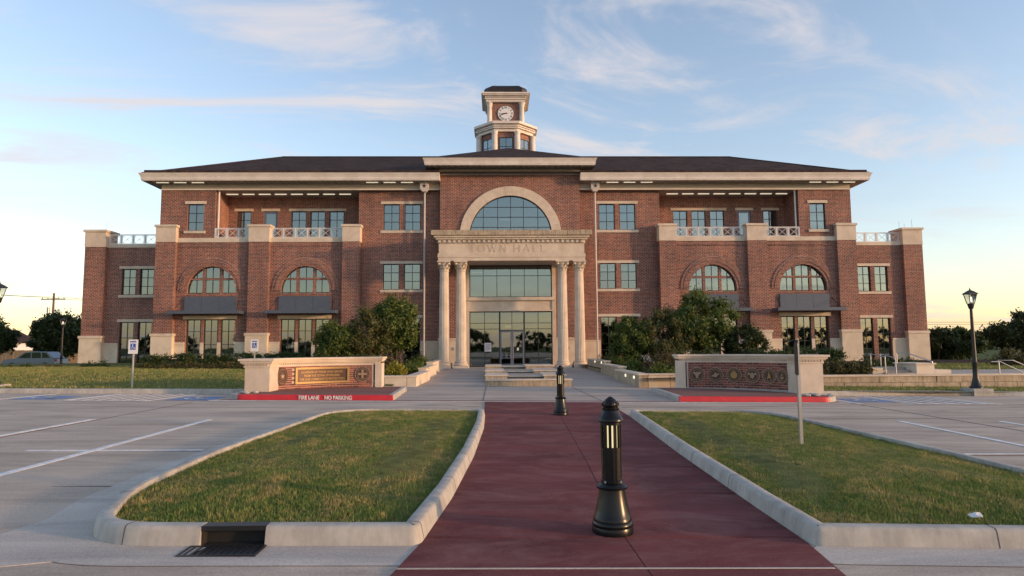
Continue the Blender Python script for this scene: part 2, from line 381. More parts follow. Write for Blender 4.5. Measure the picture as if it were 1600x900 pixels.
def text_mesh(txt, size, depth, bold=0):
    cu = bpy.data.curves.new('t', 'FONT'); cu.body = txt; cu.size = size; cu.extrude = depth; cu.align_x = 'CENTER'; cu.align_y = 'CENTER'; cu.offset = bold
    o = bpy.data.objects.new('t', cu); C.objects.link(o)
    bpy.context.view_layer.update()
    m = bpy.data.meshes.new_from_object(o.evaluated_get(bpy.context.evaluated_depsgraph_get()))
    bpy.data.objects.remove(o); return m

# ------------------------------------------------------------------ ground, roads
m = MB(); m.add([(-3000, -3000, -.36), (3000, -3000, -.36), (3000, 3000, -.36), (-3000, 3000, -.36)], [(0, 1, 2, 3)])
struct(m.build('ground', dirt))
def sheet(xs, ys, zf):
    mb = MB(); nx = len(xs)
    vs = [(x, y, zf(x, y)) for y in ys for x in xs]
    fs = [(j*nx+i, j*nx+i+1, (j+1)*nx+i+1, (j+1)*nx+i) for j in range(len(ys)-1) for i in range(nx-1)]
    return mb.add(vs, fs)
XS = [-70, -40, -20, -12, -6, 0, 6, 12, 20, 40, 70]
lot = struct(sheet(XS, [-70, -20, 0, 6, 12, 18.6, 21.2, 22.6], lambda x, y: gz(x, y)).build('parking_lot', road))
plz = struct(sheet([-9.5, -6, -4.9, -2, 0, 2, 4.9, 6, 9.5], [18.9, 21, 23, 25, 27, 29, 31, 33, 35, 40, 47.2], lambda x, y: gz(x, y, .006)+.10*ss(26, 42, y)).build('plaza', pave))
def strip(poly, h, mat, name, parent, t=.004):
    return MB().slab(poly, lambda x, y: gz(x, y, h-t), lambda x, y: gz(x, y, h)).build(name, mat, parent)
def line(x0, y0, x1, y1, w, h=.008, mat=whitel, name='painted_line', parent=lot):
    dx, dy = x1-x0, y1-y0; l = math.hypot(dx, dy); nx, ny = -dy/l*w/2, dx/l*w/2
    return strip([(x0+nx, y0+ny), (x0-nx, y0-ny), (x1-nx, y1-ny), (x1+nx, y1+ny)], h, mat, name, parent)
# stall lines
for k in range(5):
    line(-6.82-2.62*k, 4.6, -6.95-2.37*k, 13.87, .125)
    line(7.25+2.2*k, 4.6, 7.62+2.2*k, 14.06, .125)
line(-30, 9.84, -5.3, 9.86, .09, .013); line(5.5, 9.64, 30, 9.62, .09, .013)
for k in range(4):
    line(-17-2.6*k, 18.3, -16.8-2.6*k, 20.75, .10)
line(-14.9, 18.6, -14.6, 20.8, .10)
for x0 in (-12.93, -10.64): line(x0, 18.25, x0+.25, 20.8, .11)
for k in range(6): line(-12.75+.36*k, 18.35, -12.55+.36*k, 20.75, .1, .013)
line(-12.9, 18.3, -10.6, 18.3, .1, .018)
for x0 in (9.2, 10.77, 13.1): line(x0, 18.3, x0-.1, 21.3, .11)
for k in range(5): line(11.0+.46*k, 18.4, 10.85+.42*k, 21.2, .14, .013)
line(10.7, 18.3, 13.2, 18.3, .1, .018)
for (x, y) in ((-9.6, 19.2), (-13.95, 19.3), (9.95, 19.5)):
    strip([(x-.62, y-.62), (x+.62, y-.62), (x+.62, y+.62), (x-.62, y+.62)], .009, bluel, 'blue_square', lot)
    mb = MB(); z = gz(x, y, .02)
    def disc(px, py, r0, r1, a0=0, a1=2*math.pi, n=18):
        vs = []; 
        for k in range(n+1):
            a = a0+(a1-a0)*k/n
            vs += [(px+r0*math.cos(a), py+r0*math.sin(a), z), (px+r1*math.cos(a), py+r1*math.sin(a), z)]
        mb.add(vs, [(2*k, 2*k+1, 2*k+3, 2*k+2) for k in range(n)])
    disc(x, y-.08, .24, .33, R(150), R(380)); disc(x-.08, y+.38, .0, .09)
    for (a, b_, c_, d_) in ((-.12, -.04, -.05, .28), (-.12, .26, -.05, .03), (.16, .26, -.30, .03)): mb.add([(x+a, y+c_, z), (x+b_, y+c_, z), (x+b_, y+d_, z), (x+a, y+d_, z)], [(0, 1, 2, 3)])
    mb.build('wheelchair_symbol', whitel, lot)
for (x0, y0, x1, y1) in ((-60, 14.15, -1.3, 14.95), (-60, 7.4, -5.2, 7.4), (4.9, 14.3, 60, 14.3), (-60, 17.0, -1.5, 17.0), (2.2, 17.0, 60, 17.0), (-60, 4.35, 60, 4.35), (-9.2, 4.4, -9.2, 18), (9.0, 4.4, 9.0, 18)):
    line(x0, y0, x1, y1, .018, .006, joint, 'joint_line')
line(-9.0, 18.55, 9.0, 18.55, .13, .010)
strip([(-8.8, 18.72), (8.8, 18.72), (8.8, 18.9), (-8.8, 18.9)], .011, paver, 'paver_band', lot)
for (x0, y0, x1, y1) in ((-1.4, 18.95, -1.42, 25.4), (2.0, 18.95, 1.86, 25.4), (-9, 21.0, 9, 21.0), (-4.4, 25.45, 4.5, 25.45), (-4.4, 31, -1.7, 31), (2.1, 31, 4.5, 31), (-4.4, 37, 4.5, 37)):
    dx, dy = x1-x0, y1-y0; l = math.hypot(dx, dy); nx, ny = -dy/l*.01, dx/l*.01
    zf = lambda x, y: gz(x, y, .012)+.10*ss(26, 42, y)
    MB().slab([(x0+nx, y0+ny), (x0-nx, y0-ny), (x1-nx, y1-ny), (x1+nx, y1+ny)], lambda x, y: zf(x, y)-.003, zf).build('joint_line', joint, plz)

# red crossing path, poured in panels
def lerp(tab, y):
    if y <= tab[0][0]: return tab[0][1]
    for (y0, a), (y1, b_) in zip(tab, tab[1:]):
        if y <= y1: return a+(b_-a)*(y-y0)/(y1-y0)
    return tab[-1][1]
PL = [(2.5, -2.1), (4.59, -1.72), (5.31, -1.60), (6.82, -1.47), (9.32, -1.34), (12.5, -1.26), (18.5, -1.34)]
PR = [(2.5, 1.1), (4.58, 1.37), (5.3, 1.46), (6.43, 1.50), (9.63, 1.64), (14.6, 1.95), (18.5, 2.08)]
PC = [(2.5, .06), (5.5, .03), (9, .20), (15, .42), (18.5, .5)]
ysj = [2.5, 4.70, 5.45, 7.05, 8.6, 10.3, 12.1, 14.75, 16.6, 18.46]
rp = MB()
vs = []
for y in ysj: vs += [(lerp(PL, y), y, gz(lerp(PL, y), y, .004)), (lerp(PR, y), y, gz(lerp(PR, y), y, .004))]
rp.add(vs, [(2*i, 2*i+1, 2*i+3, 2*i+2) for i in range(len(ysj)-1)])
rpath = struct(rp.build('red_path', joint))
for i in range(len(ysj)-1):
    y0, y1 = ysj[i]+.009, ysj[i+1]-.009
    for (A, B) in ((PL, PC), (PC, PR)):
        e = .005
        pts = [(lerp(A, y0)+(e if A is PC else 0), y0), (lerp(B, y0)-(e if B is PC else 0), y0)]
        ym = [y for y, _ in B if y0 < y < y1]
        pts += [(lerp(B, y)-(e if B is PC else 0), y) for y in ym]
        pts += [(lerp(B, y1)-(e if B is PC else 0), y1), (lerp(A, y1)+(e if A is PC else 0), y1)]
        pts += [(lerp(A, y)+(e if A is PC else 0), y) for y, _ in reversed(A) if y0 < y < y1]
        dz = rnd.uniform(.011, .014)
        MB().slab(pts, lambda x, y: gz(x, y, .002), lambda x, y, dz=dz: gz(x, y, dz)).build('path_panel', redc, rpath)
strip([(-1.70, 4.680), (1.36, 4.678), (1.36, 4.70), (-1.69, 4.70)], .018, gutter, 'pale_seam', rpath)

# ------------------------------------------------------------------ kerbs and islands
def offset_poly(pts, d):
    n = len(pts); out = []
    for i in range(n):
        p0, p1, p2 = Vector(pts[i-1]), Vector(pts[i]), Vector(pts[(i+1) % n])
        a = (p1-p0).normalized(); b_ = (p2-p1).normalized()
        na, nb = Vector((-a.y, a.x)), Vector((-b_.y, b_.x))
        nn = (na+nb); nn = nn/max(.35, nn.length_squared)*2*1.0
        out.append((p1.x+nn.x*d*.5*1.0*1.0 if False else p1.x+nn.x*d/1.0*.5*1.0*2*.5*1.0, p1.y+nn.y*d*.5))
    return out
def off(pts, d, closed=True):
    n = len(pts); out = []
    for i in range(n):
        p1 = Vector(pts[i])
        p0 = Vector(pts[i-1]) if (closed or i > 0) else p1
        p2 = Vector(pts[(i+1) % n]) if (closed or i < n-1) else p1
        a = (p1-p0); b_ = (p2-p1)
        if a.length < 1e-6: a = b_
        if b_.length < 1e-6: b_ = a
        a.normalize(); b_.normalize()
        na, nb = Vector((-a.y, a.x)), Vector((-b_.y, b_.x))
        k = na+nb; k = k/max(.5, k.length_squared/2)
        out.append((p1.x+k.x*d, p1.y+k.y*d))
    return out
def rounded(pts, rad, n=7):
    out = []
    for i, p in enumerate(pts):
        r = rad[i]
        if r == 0: out.append(tuple(p)); continue
        p = Vector(p); a = Vector(pts[i-1])-p; b_ = Vector(pts[(i+1) % len(pts)])-p
        a.normalize(); b_.normalize()
        q0, q1 = p+a*r, p+b_*r
        for k in range(n+1):
            t_ = k/n; out.append(tuple(q0*(1-t_)**2+p*2*t_*(1-t_)+q1*t_*t_))
    return out
PROF = [(-.01, -.04), (.0, .0), (.024, .118), (.033, .139), (.050, .149), (.138, .151), (.146, .147), (.148, .05)]
def kerb_ring(pts, name, mat=kerbmat, closed=True, prof=PROF, skip=None, parent=None):
    rings = [(off(pts, d, closed), h) for d, h in prof]; n = len(pts); mb = MB(); vs = []
    for rg, h in rings: vs += [(x, y, gz(x, y, h)) for x, y in rg]
    fs = []
    for j in range(len(rings)-1):
        for i in range(n if closed else n-1):
            if skip and skip(i): continue
            fs.append((j*n+i, j*n+(i+1) % n, (j+1)*n+(i+1) % n, (j+1)*n+i))
    if not closed:
        k = len(rings); fs.append(tuple(j*n for j in range(k))); fs.append(tuple(j*n+n-1 for j in range(k-1, -1, -1)))
    return mb.add(vs, fs).build(name, mat, parent, smooth=True)
def dense(pts, step=.35, closed=True):
    out = []
    for i in range(len(pts) if closed else len(pts)-1):
        p, q = Vector(pts[i]), Vector(pts[(i+1) % len(pts)]); k = max(1, int((q-p).length/step))
        out += [tuple(p.lerp(q, j/k)) for j in range(k)]
    if not closed: out.append(tuple(pts[-1]))
    return out
LI = [(-1.60, 5.24), (-1.46, 6.82), (-1.33, 9.32), (-1.25, 12.5), (-1.27, 15.0), (-4.72, 15.0), (-4.86, 9.0), (-4.72, 6.7), (-4.22, 5.24)]
LIr = rounded(LI, [.10, 0, 0, 0, .25, 1.4, 0, .5, .55])
RI = [(1.47, 5.22), (5.25, 5.05), (5.32, 9.0), (5.15, 14.95), (1.97, 15.0), (1.64, 9.63), (1.50, 6.43)]
RIr = rounded(RI, [.10, .8, 0, 1.2, .3, 0, 0])
# the storm drain gap sits in the front kerb of the left island
def inpoly(P, X, Y):
    r_ = np.zeros(len(X), bool); n = len(P)
    for i in range(n):
        (x0, y0), (x1, y1) = P[i], P[(i+1) % n]
        c_ = ((y0 > Y) != (y1 > Y)) & (X < (x1-x0)*(Y-y0)/(y1-y0+1e-12)+x0); r_ ^= c_
    return r_
DX0, DX1 = -3.30, -2.80
# left kerb as an open run from the drain's left end round to its right end
ring = dense(LIr, .3)
front = [i for i, p in enumerate(ring) if abs(p[1]-5.24) < .02 and p[0] < DX0-.02]
st = max(front, key=lambda i: ring[i][0])
start = [i for i, p in enumerate(ring) if abs(p[1]-5.24) < .02 and p[0] > DX1+.02]
en = min(start, key=lambda i: ring[i][0])
# order is counter-clockwise: walk from the right end of the gap on
seq = [(DX1, 5.24)]; i = en
while True:
    seq.append(ring[i]); 
    if i == st: break
    i = (i+1) % len(ring)
seq.append((DX0, 5.24))
kl = struct(kerb_ring(seq, 'kerb', closed=False)); 
kr = struct(kerb_ring(dense(RIr, .3), 'kerb'))
def kerb_joints(ring_, kb, every, prof=PROF):
    acc = 0
    for i in range(len(ring_)-1):
        p, q = Vector(ring_[i]), Vector(ring_[i+1]); acc += (q-p).length
        if acc > every:
            acc = 0; d = (q-p).normalized()
            kerb_ring([tuple(p+d*.05), tuple(p+d*.058)], 'joint_line', joint, False, [(a-.0015, b_+.0015) for a, b_ in prof[1:]], None, kb)
kerb_joints(seq, kl, 1.45); kerb_joints(dense(RIr, .3), kr, 1.45)
def hump(P, x, y):                     # lawns are crowned a little
    d = min(math.hypot(x-p[0], y-p[1]) for p in P); return .04+.09*ss(0, 1.2, d)
def lawn_island(ringpts, name, label_):
    inner = off(ringpts, .136); xs = [p[0] for p in inner]; ys = [p[1] for p in inner]
    nx, ny = 18, 40; X = np.linspace(min(xs), max(xs), nx); Y = np.linspace(min(ys), max(ys), ny)
    cen = (sum(xs)/len(xs), sum(ys)/len(ys)); mb = MB(); K = 7; n = len(inner); vs = []; fs = []
    for j in range(K+1):
        t_ = 1-j/K
        for (x, y) in inner:
            px, py = cen[0]+(x-cen[0])*t_, cen[1]+(y-cen[1])*t_
            vs.append((px, py, gz(px, py, .085+.07*ss(0, .5, 1-t_))))
    for j in range(K):
        for i in range(n): fs.append((j*n+i, j*n+(i+1) % n, (j+1)*n+(i+1) % n, (j+1)*n+i))
    o = struct(mb.add(vs, fs).build(name, thatch)); return inner, cen
def grass(inner, cen, dens, hmin, hmax, w, name, label_, seed, zfun):
    g_ = np.random.default_rng(seed); P = np.array(inner); lo, hi = P.min(0), P.max(0)
    n = int((hi[0]-lo[0])*(hi[1]-lo[1])*dens); x = g_.uniform(lo[0], hi[0], n); y = g_.uniform(lo[1], hi[1], n)
    k = inpoly(inner, x, y); x, y = x[k], y[k]; n = len(x)
    z = zfun(x, y); h = g_.uniform(hmin, hmax, n)*(.7+.35*np.sin(x*2.1+1.3*np.sin(y*1.7))**2+.55*np.clip(np.sin(x*9.3+2*np.sin(y*3.1))*np.sin(y*7.7+1.7*np.sin(x*4.3)), 0, 1)**2)*np.where(g_.uniform(size=n) < .012, 2.0, 1.0); a = g_.uniform(0, 2*np.pi, n); l = g_.uniform(.1, .75, n)*h
    la = g_.uniform(0, 2*np.pi, n); ww = w*g_.uniform(.7, 1.3, n)
    V = np.empty((n, 3, 3)); V[:, 0] = np.stack([x-np.cos(a)*ww, y-np.sin(a)*ww, z-.01], 1); V[:, 1] = np.stack([x+np.cos(a)*ww, y+np.sin(a)*ww, z-.01], 1)
    V[:, 2] = np.stack([x+np.cos(la)*l, y+np.sin(la)*l, z+h], 1)
    me = bpy.data.meshes.new(name); me.vertices.add(n*3); me.vertices.foreach_set('co', V.ravel()); me.loops.add(n*3); me.loops.foreach_set('vertex_index', np.arange(n*3))
    me.polygons.add(n); me.polygons.foreach_set('loop_start', np.arange(0, n*3, 3)); me.polygons.foreach_set('loop_total', np.full(n, 3)); me.update()
    o = obj(name, me, grassm); o['kind'] = 'stuff'; o['label'] = label_; o['category'] = 'grass'; return o
for pts, lab, sd_ in ((LIr, 'mown grass with dry patches on the left kerbed island', 1), (RIr, 'mown grass with dry patches on the right kerbed island', 2)):
    inn, cen = lawn_island(dense(pts, .3), 'lawn', lab)
    rr = np.array(inn)
    def zf(x, y, rr=rr, cen=cen):
        d = np.full(len(x), 9.)
        for p in rr: d = np.minimum(d, np.hypot(x-p[0], y-p[1]))
        return -0.0125*(x+1)+.088+.06*np.clip(d/1.0, 0, 1)
    grass(inn, cen, 4800, .012, .036, .0055, 'grass', lab, sd_, zf)
# pale gutter pans beside the islands
gl_o = off(dense(LIr, .3), -.45); gl_i = dense(LIr, .3)
def pan(inner, outer, name, keep):
    n = len(inner); mb = MB(); vs = [(x, y, gz(x, y, .007)) for x, y in inner]+[(x, y, gz(x, y, .005)) for x, y in outer]
    fs = [(i, i+n, (i+1) % n+n, (i+1) % n) for i in range(n) if keep(inner[i]) and keep(inner[(i+1) % n])]
    return struct(mb.add(vs, fs).build(name, gutter))
pan(gl_i, gl_o, 'gutter_pan', lambda p: p[0] < -2.0 or p[1] < 5.26)
gr_i = dense(RIr, .3); pan(gr_i, off(gr_i, -.42), 'gutter_pan', lambda p: p[0] > 2.4 or p[1] < 5.25)
struct(MB().slab([(-4.90, 6.75), (-4.5, 5.6), (-4.0, 4.95), (-4.42, 4.80), (-8.2, 3.45), (-8.6, 4.15), (-5.05, 5.55)], lambda x, y: gz(x, y, .0), lambda x, y: gz(x, y, .0045)).build('gutter_pan', gutter))
# storm drain
dr = thing('storm_drain', 'dark open kerb inlet with iron grate in front of the left grass island', 'drain', (-3.05, 5.24, gz(-3.05, 5.24)))
z0 = gz(-3.05, 5.2)
MB().box(DX0, DX1, 5.272, 5.388, z0+.112, z0+.149).build('hood', lampblack, dr)
MB().box(DX0, DX0+.012, 5.28, 5.47, z0-.3, z0+.111).build('side_wall', rubber_and_pit_shade, dr); MB().box(DX1-.012, DX1, 5.28, 5.47, z0-.3, z0+.111).build('side_wall', rubber_and_pit_shade, dr)  # near-black walls carry the inlet's inner shade in their colour
MB().box(DX0+.012, DX1-.012, 5.245, 5.45, z0+.001, z0+.006).build('pit_shade', rubber_and_pit_shade, dr)  # thin black sheet painted as the shade inside the inlet
MB().box(DX0+.012, DX1-.012, 5.36, 5.38, z0-.3, z0+.111).build('back_wall', rubber_and_pit_shade, dr)  # coloured near-black for the shade at the back
gm = MB().box(DX0-.06, DX1+.02, 4.985, 5.005, z0, z0+.016).box(DX0-.06, DX1+.02, 5.215, 5.235, z0, z0+.016)
gm.box(DX0-.06, DX0-.04, 5.005, 5.215, z0, z0+.016).box(DX1, DX1+.02, 5.005, 5.215, z0, z0+.016).build('grate_frame', lampblack, dr)
MB().box(DX0-.04, DX1, 5.005, 5.215, z0+.0075, z0+.009).build('pit_shade', rubber_and_pit_shade, dr)  # black sheet under the bars stands in for the shaded hole
for k in range(11): 
    x = DX0-.02+k*.049; MB().box(x, x+.018, 5.005, 5.215, z0+.009, z0+.015).build('grate_bar', lampblack, dr)

# fire-lane islands in front of the monuments
def fire_island(sx, ox):
    P = [(-8.35, 18.75), (-3.93, 18.75), (-4.12, 22.9), (-4.95, 22.95), (-6.4, 22.6), (-7.6, 21.6), (-8.6, 20.0), (-8.7, 19.2)]
    P = [(sx*x+ox, y) for x, y in P]
    if sx < 0: P = P[::-1]
    return P
for sx, ox, side in ((1, 0, 'left'), (-1, .25, 'right')):
    P = fire_island(sx, ox)
    Pd = rounded(P, [.25 if abs(abs(p[0]-ox)-8.35) < .01 else .03 if abs(abs(p[0]-ox)-3.93) < .01 else 0 for p in P], 6)
    Pi = off(Pd, .16)
    top = struct(MB().slab(Pi, lambda x, y: gz(x, y, .05), lambda x, y: gz(x, y, .148)).build('paver_island', paver))
    n = len(Pd); rings = [(off(Pd, d), h) for d, h in ((0, -.03), (0, .0), (.015, .14), (.03, .155), (.15, .156), (.16, .15), (.16, .05))]
    for nm, mt, test in (('red_kerb', redl, True), ('kerb', kerbmat, False)):
        mb = MB(); vs = []
        for rg, h in rings: vs += [(x, y, gz(x, y, h)) for x, y in rg]
        fs = []
        for i in range(n):
            fr = Pd[i][1] < 18.80 and Pd[(i+1) % n][1] < 18.80
            if fr == test:
                for j in range(len(rings)-1): fs.append((j*n+i, j*n+(i+1) % n, (j+1)*n+(i+1) % n, (j+1)*n+i))
        struct(mb.add(vs, fs).build(nm, mt, None))
    if sx > 0:
        tm = text_mesh('FIRE LANE', .155, .004, .004); tm2 = text_mesh('NO PARKING', .155, .004, .004)
        for tmm, x in ((tm, -6.30), (tm2, -5.48)):
            o = obj('kerb_lettering', tmm, whitel, top); o.location = (x, 18.742, gz(x, 18.7, .075)); o.rotation_euler = (R(90+6), R(.7), 0); o.scale = (.82, 1, 1)

# far kerbs, left and right lawns, terrace
KL = dense([(-60, 21.0), (-16, 20.95), (-8.75, 21.15)], .8, False)
struct(kerb_ring([(x, y) for x, y in KL], 'kerb', closed=False))
KR = dense([(8.9, 21.3), (11.2, 21.55), (13.5, 21.75), (17, 21.4), (60, 20.6)], .8, False)
struct(kerb_ring(KR, 'kerb', closed=False))
def lz(x, y): return gz(x, min(y, 24), .14)+.16*ss(21, 30, y)
lawnL = struct(sheet([-70, -45, -30, -24, -20, -16, -13, -10, -8.0, -6.2, -4.9], [21.15, 22, 23, 24, 26, 28, 30, 33, 36, 40, 48.4], lambda x, y: lz(x, y) if x < -8.1 or y > 24.9 else gz(x, y, -.06)).build('lawn', thatch))
def lzv(x, y): 
    t_ = np.clip((y-21)/9, 0, 1); return -0.0125*(np.clip(x, -20, 20)+1)+.145+.16*t_*t_*(3-2*t_)
grass([(-42, 21.19), (-8.9, 21.3), (-8.2, 24.9), (-8.0, 31), (-10, 39), (-42, 39), (-42, 21.2)], None, 200, .03, .07, .014, 'grass', 'mown lawn strip between the far left kerb and the hedges', 5, lzv)
lawnR = struct(sheet([8.6, 9.5, 11, 13.5, 17, 25, 60], [21.5, 22.5, 23.5, 24.6], lambda x, y: gz(x, y, .14)).build('lawn', thatch))
grass([(8.9, 21.5), (13.5, 21.95), (17, 21.6), (40, 21.2), (40, 24.2), (8.7, 24.5)], None, 260, .03, .07, .014, 'grass', 'mown lawn strip below the stone block retaining wall', 6, lambda x, y: -0.0125*(np.clip(x, -20, 20)+1)+.142)
terr = struct(sheet([4.6, 6.5, 10, 14, 20, 34, 70], [24.62, 27, 30, 36, 42, 48.4], lambda x, y: .33 if x > 6 else .30).build('terrace', soil))
struct(sheet([14.2, 34, 70], [24.66, 30], lambda x, y: .336).build('terrace_paving', pave))
struct(sheet([15.2, 34, 70], [30.1, 38], lambda x, y: .338).build('lawn', thatch))
grass([(15.2, 30.1), (34, 30.1), (34, 38), (15.2, 38)], None, 120, .05, .12, .02, 'grass', 'green lawn behind the lamp post right of the building', 8, lambda x, y: x*0+.338)

# stone block retaining wall on the right
rw = thing('retaining_wall', 'low tan stone block retaining wall running right past the lamp post', 'retaining wall', (9, 24.4, 0))
MB().box(8.9, 40, 24.43, 24.62, -.3, .30).build('backing', mortar, rw)
x = 8.9; k = 0
while x < 31:
    w = 2.18; zb = gz(x, 24.3, .10)
    a = rnd.uniform(-.01, .01)
    MB().box(x+.012, x+w-.012, 24.30+a, 24.429, .115, .335).build('stone_block', ledge, rw)
    a = rnd.uniform(-.01, .01)
    MB().box(x+.8+.012, x+.8+w-.012, 24.20+a, 24.428, -.22, .105).build('stone_block', ledge, rw)
    x += w
MB().box(8.9, 40, 24.26, 24.66, .337, .40).build('coping', stone, rw)

# planters beside the ramp
def planter(sx, ox):
    side = 'left' if sx < 0 else 'right'
    t_ = thing('stone_planter', 'stepped stone planter wall on the %s of the entrance walk' % side, 'planter', (sx*4.3+ox, 25.2, 0))
    def bx(mb, x0, x1, y0, y1, z0, z1): return mb.box(sx*x0+ox, sx*x1+ox, y0, y1, z0, z1)
    L_ = [(25.1, 30.2, .47), (30.2, 35.4, .60), (35.4, 42.0, .74)]
    for i, (y0, y1, zt) in enumerate(L_):
        xa = 4.12+.035*(y0-25)
        n = 3
        for k in range(n):
            a, b_ = y0+(y1-y0)*k/n, y0+(y1-y0)*(k+1)/n
            bx(MB(), xa, xa+.34, a+.008, b_-.008, -.2, zt-.065).build('stone_block', stoneb if sx < 0 else ledge, t_)
        bx(MB(), xa-.03, xa+.37, y0-.02, y1+.0, zt-.06, zt).build('coping', stone, t_)
    for k in range(2):
        bx(MB(), 4.475+.85*k+.008, 4.475+.85*(k+1)-.008, 25.1, 25.42, -.3, .405).build('stone_block', stoneb, t_)
    bx(MB(), 4.50, 6.15, 25.07, 25.45, .408, .467).build('coping', stone, t_)
    bx(MB(), 4.5, 5.9, 25.46, 42, .1, .38).build('soil', soil, t_)
    if sx > 0:
        for (y, z) in ((25.9, .30), (27.6, .30), (36.2, .62), (38.6, .62)):
            xa = 4.12+.035*((25.1 if y < 30 else 35.4)-25)
            o = MB().box(ox+xa-.025, ox+xa-.002, y, y+.16, z-.05, z+.05).build('step_light', stepl, t_)
planter(-1, .05); planter(1, .30)

# terraced fountain in front of the doors
ft = thing('terraced_fountain', 'stepped stone water terrace with dark steps before the entrance doors', 'fountain', (.2, 25.6, 0))
MB().box(-1.42, 1.90, 25.65, 25.95, -.1, .215).build('front_wall', ledge, ft)
MB().box(-1.46, 1.94, 25.60, 26.05, .218, .27).build('coping', stone, ft)
for (y, zt, xl, xr, il, ir) in ((28.2, .33, -1.5, 1.95, -.55, 1.0), (31.2, .42, -1.55, 1.85, -.7, .75), (34.4, .55, -1.6, 1.95, -.8, .5)):
    for (a, b_) in ((xl, il), (ir, xr)):
        n = 2
        for k in range(n):
            p, q = a+(b_-a)*k/n, a+(b_-a)*(k+1)/n
            MB().box(p+.006, q-.006, y, y+.5, 0, zt-.055).build('stone_block', ledge, ft)
        MB().box(a-.03, b_+.03, y-.04, y+2.6, zt-.053, zt).build('coping', stone, ft)
    MB().box(il+.035, ir-.035, y+.15, y+.6, 0, zt-.09).build('step_riser', stonestep, ft)
    MB().box(il+.035, ir-.035, y+.05, y+2.5, zt-.088, zt-.035).build('step_tread', steel, ft)
MB().box(-1.40, 1.88, 26.06, 37.0, -.05, .10).build('basin', stonestep, ft)

# ------------------------------------------------------------------ the town hall
TH = thing('town_hall', 'three storey red brick town hall with portico, arched windows and clock tower', 'town hall', (0, 47, 0))
YB, YP, YM, YC, YW, YL = 47.0, 46.7, 47.4, 46.6, 48.6, 49.4
def wall(x0, x1, z0, z1, y, holes, t_=.3, arches=(), ends=True, mat=brick, name='wall', back=None):
    """front face with rectangular openings and arched openings, with reveals"""
    mb = MB(); rects = list(holes); spring = []
    for (cx_, hw, zb, zs) in arches: rects.append((cx_-hw, cx_+hw, zb, zs+hw))
    xs = sorted({x0, x1}|{v for r_ in rects for v in r_[:2]}); zs_ = sorted({z0, z1}|{v for r_ in rects for v in r_[2:]})
    for i in range(len(xs)-1):
        for j in range(len(zs_)-1):
            cx2, cz2 = (xs[i]+xs[i+1])/2, (zs_[j]+zs_[j+1])/2
            if any(r_[0] < cx2 < r_[1] and r_[2] < cz2 < r_[3] for r_ in rects): continue
            mb.add([(xs[i], y, zs_[j]), (xs[i+1], y, zs_[j]), (xs[i+1], y, zs_[j+1]), (xs[i], y, zs_[j+1])], [(0, 1, 2, 3)])
    for (a, b_, c_, d_) in holes:
        mb.add([(a, y, c_), (b_, y, c_), (b_, y, d_), (a, y, d_), (a, y+t_, c_), (b_, y+t_, c_), (b_, y+t_, d_), (a, y+t_, d_)], [(0, 4, 5, 1), (1, 5, 6, 2), (2, 6, 7, 3), (3, 7, 4, 0)])
    for (cx_, hw, zb, zs) in arches:
        arc = [(cx_+hw*math.cos(math.pi*k/28), zs+hw*math.sin(math.pi*k/28)) for k in range(29)]
        pr_ = arc[:15]+[(cx_+hw, zs+hw)]; pl_ = arc[14:]+[(cx_-hw, zs+hw)]
        for pp in (pr_, [pl_[-1]]+pl_[:-1]):
            corner = pp[-1] if pp is pr_ else pp[0]; seq_ = pp[:-1] if pp is pr_ else pp[1:]
            for k in range(len(seq_)-1):
                mb.add([(seq_[k][0], y, seq_[k][1]), (corner[0], y, corner[1]), (seq_[k+1][0], y, seq_[k+1][1])], [(0, 1, 2)])
        out = [(cx_+hw, zb)]+arc+[(cx_-hw, zb)]
        for k in range(len(out)):
            p, q = out[k], out[(k+1) % len(out)]
            mb.add([(p[0], y, p[1]), (q[0], y, q[1]), (q[0], y+t_, q[1]), (p[0], y+t_, p[1])], [(0, 1, 2, 3)])
    bk = back if back else y+.6
    if ends:
        mb.add([(x0, y, z0), (x0, y, z1), (x0, bk, z1), (x0, bk, z0)], [(0, 1, 2, 3)]); mb.add([(x1, y, z0), (x1, bk, z0), (x1, bk, z1), (x1, y, z1)], [(0, 1, 2, 3)])
        mb.add([(x0, y, z1), (x1, y, z1), (x1, bk, z1), (x0, bk, z1)], [(0, 1, 2, 3)])
    return mb.build(name, mat, TH)
WCACHE = {}
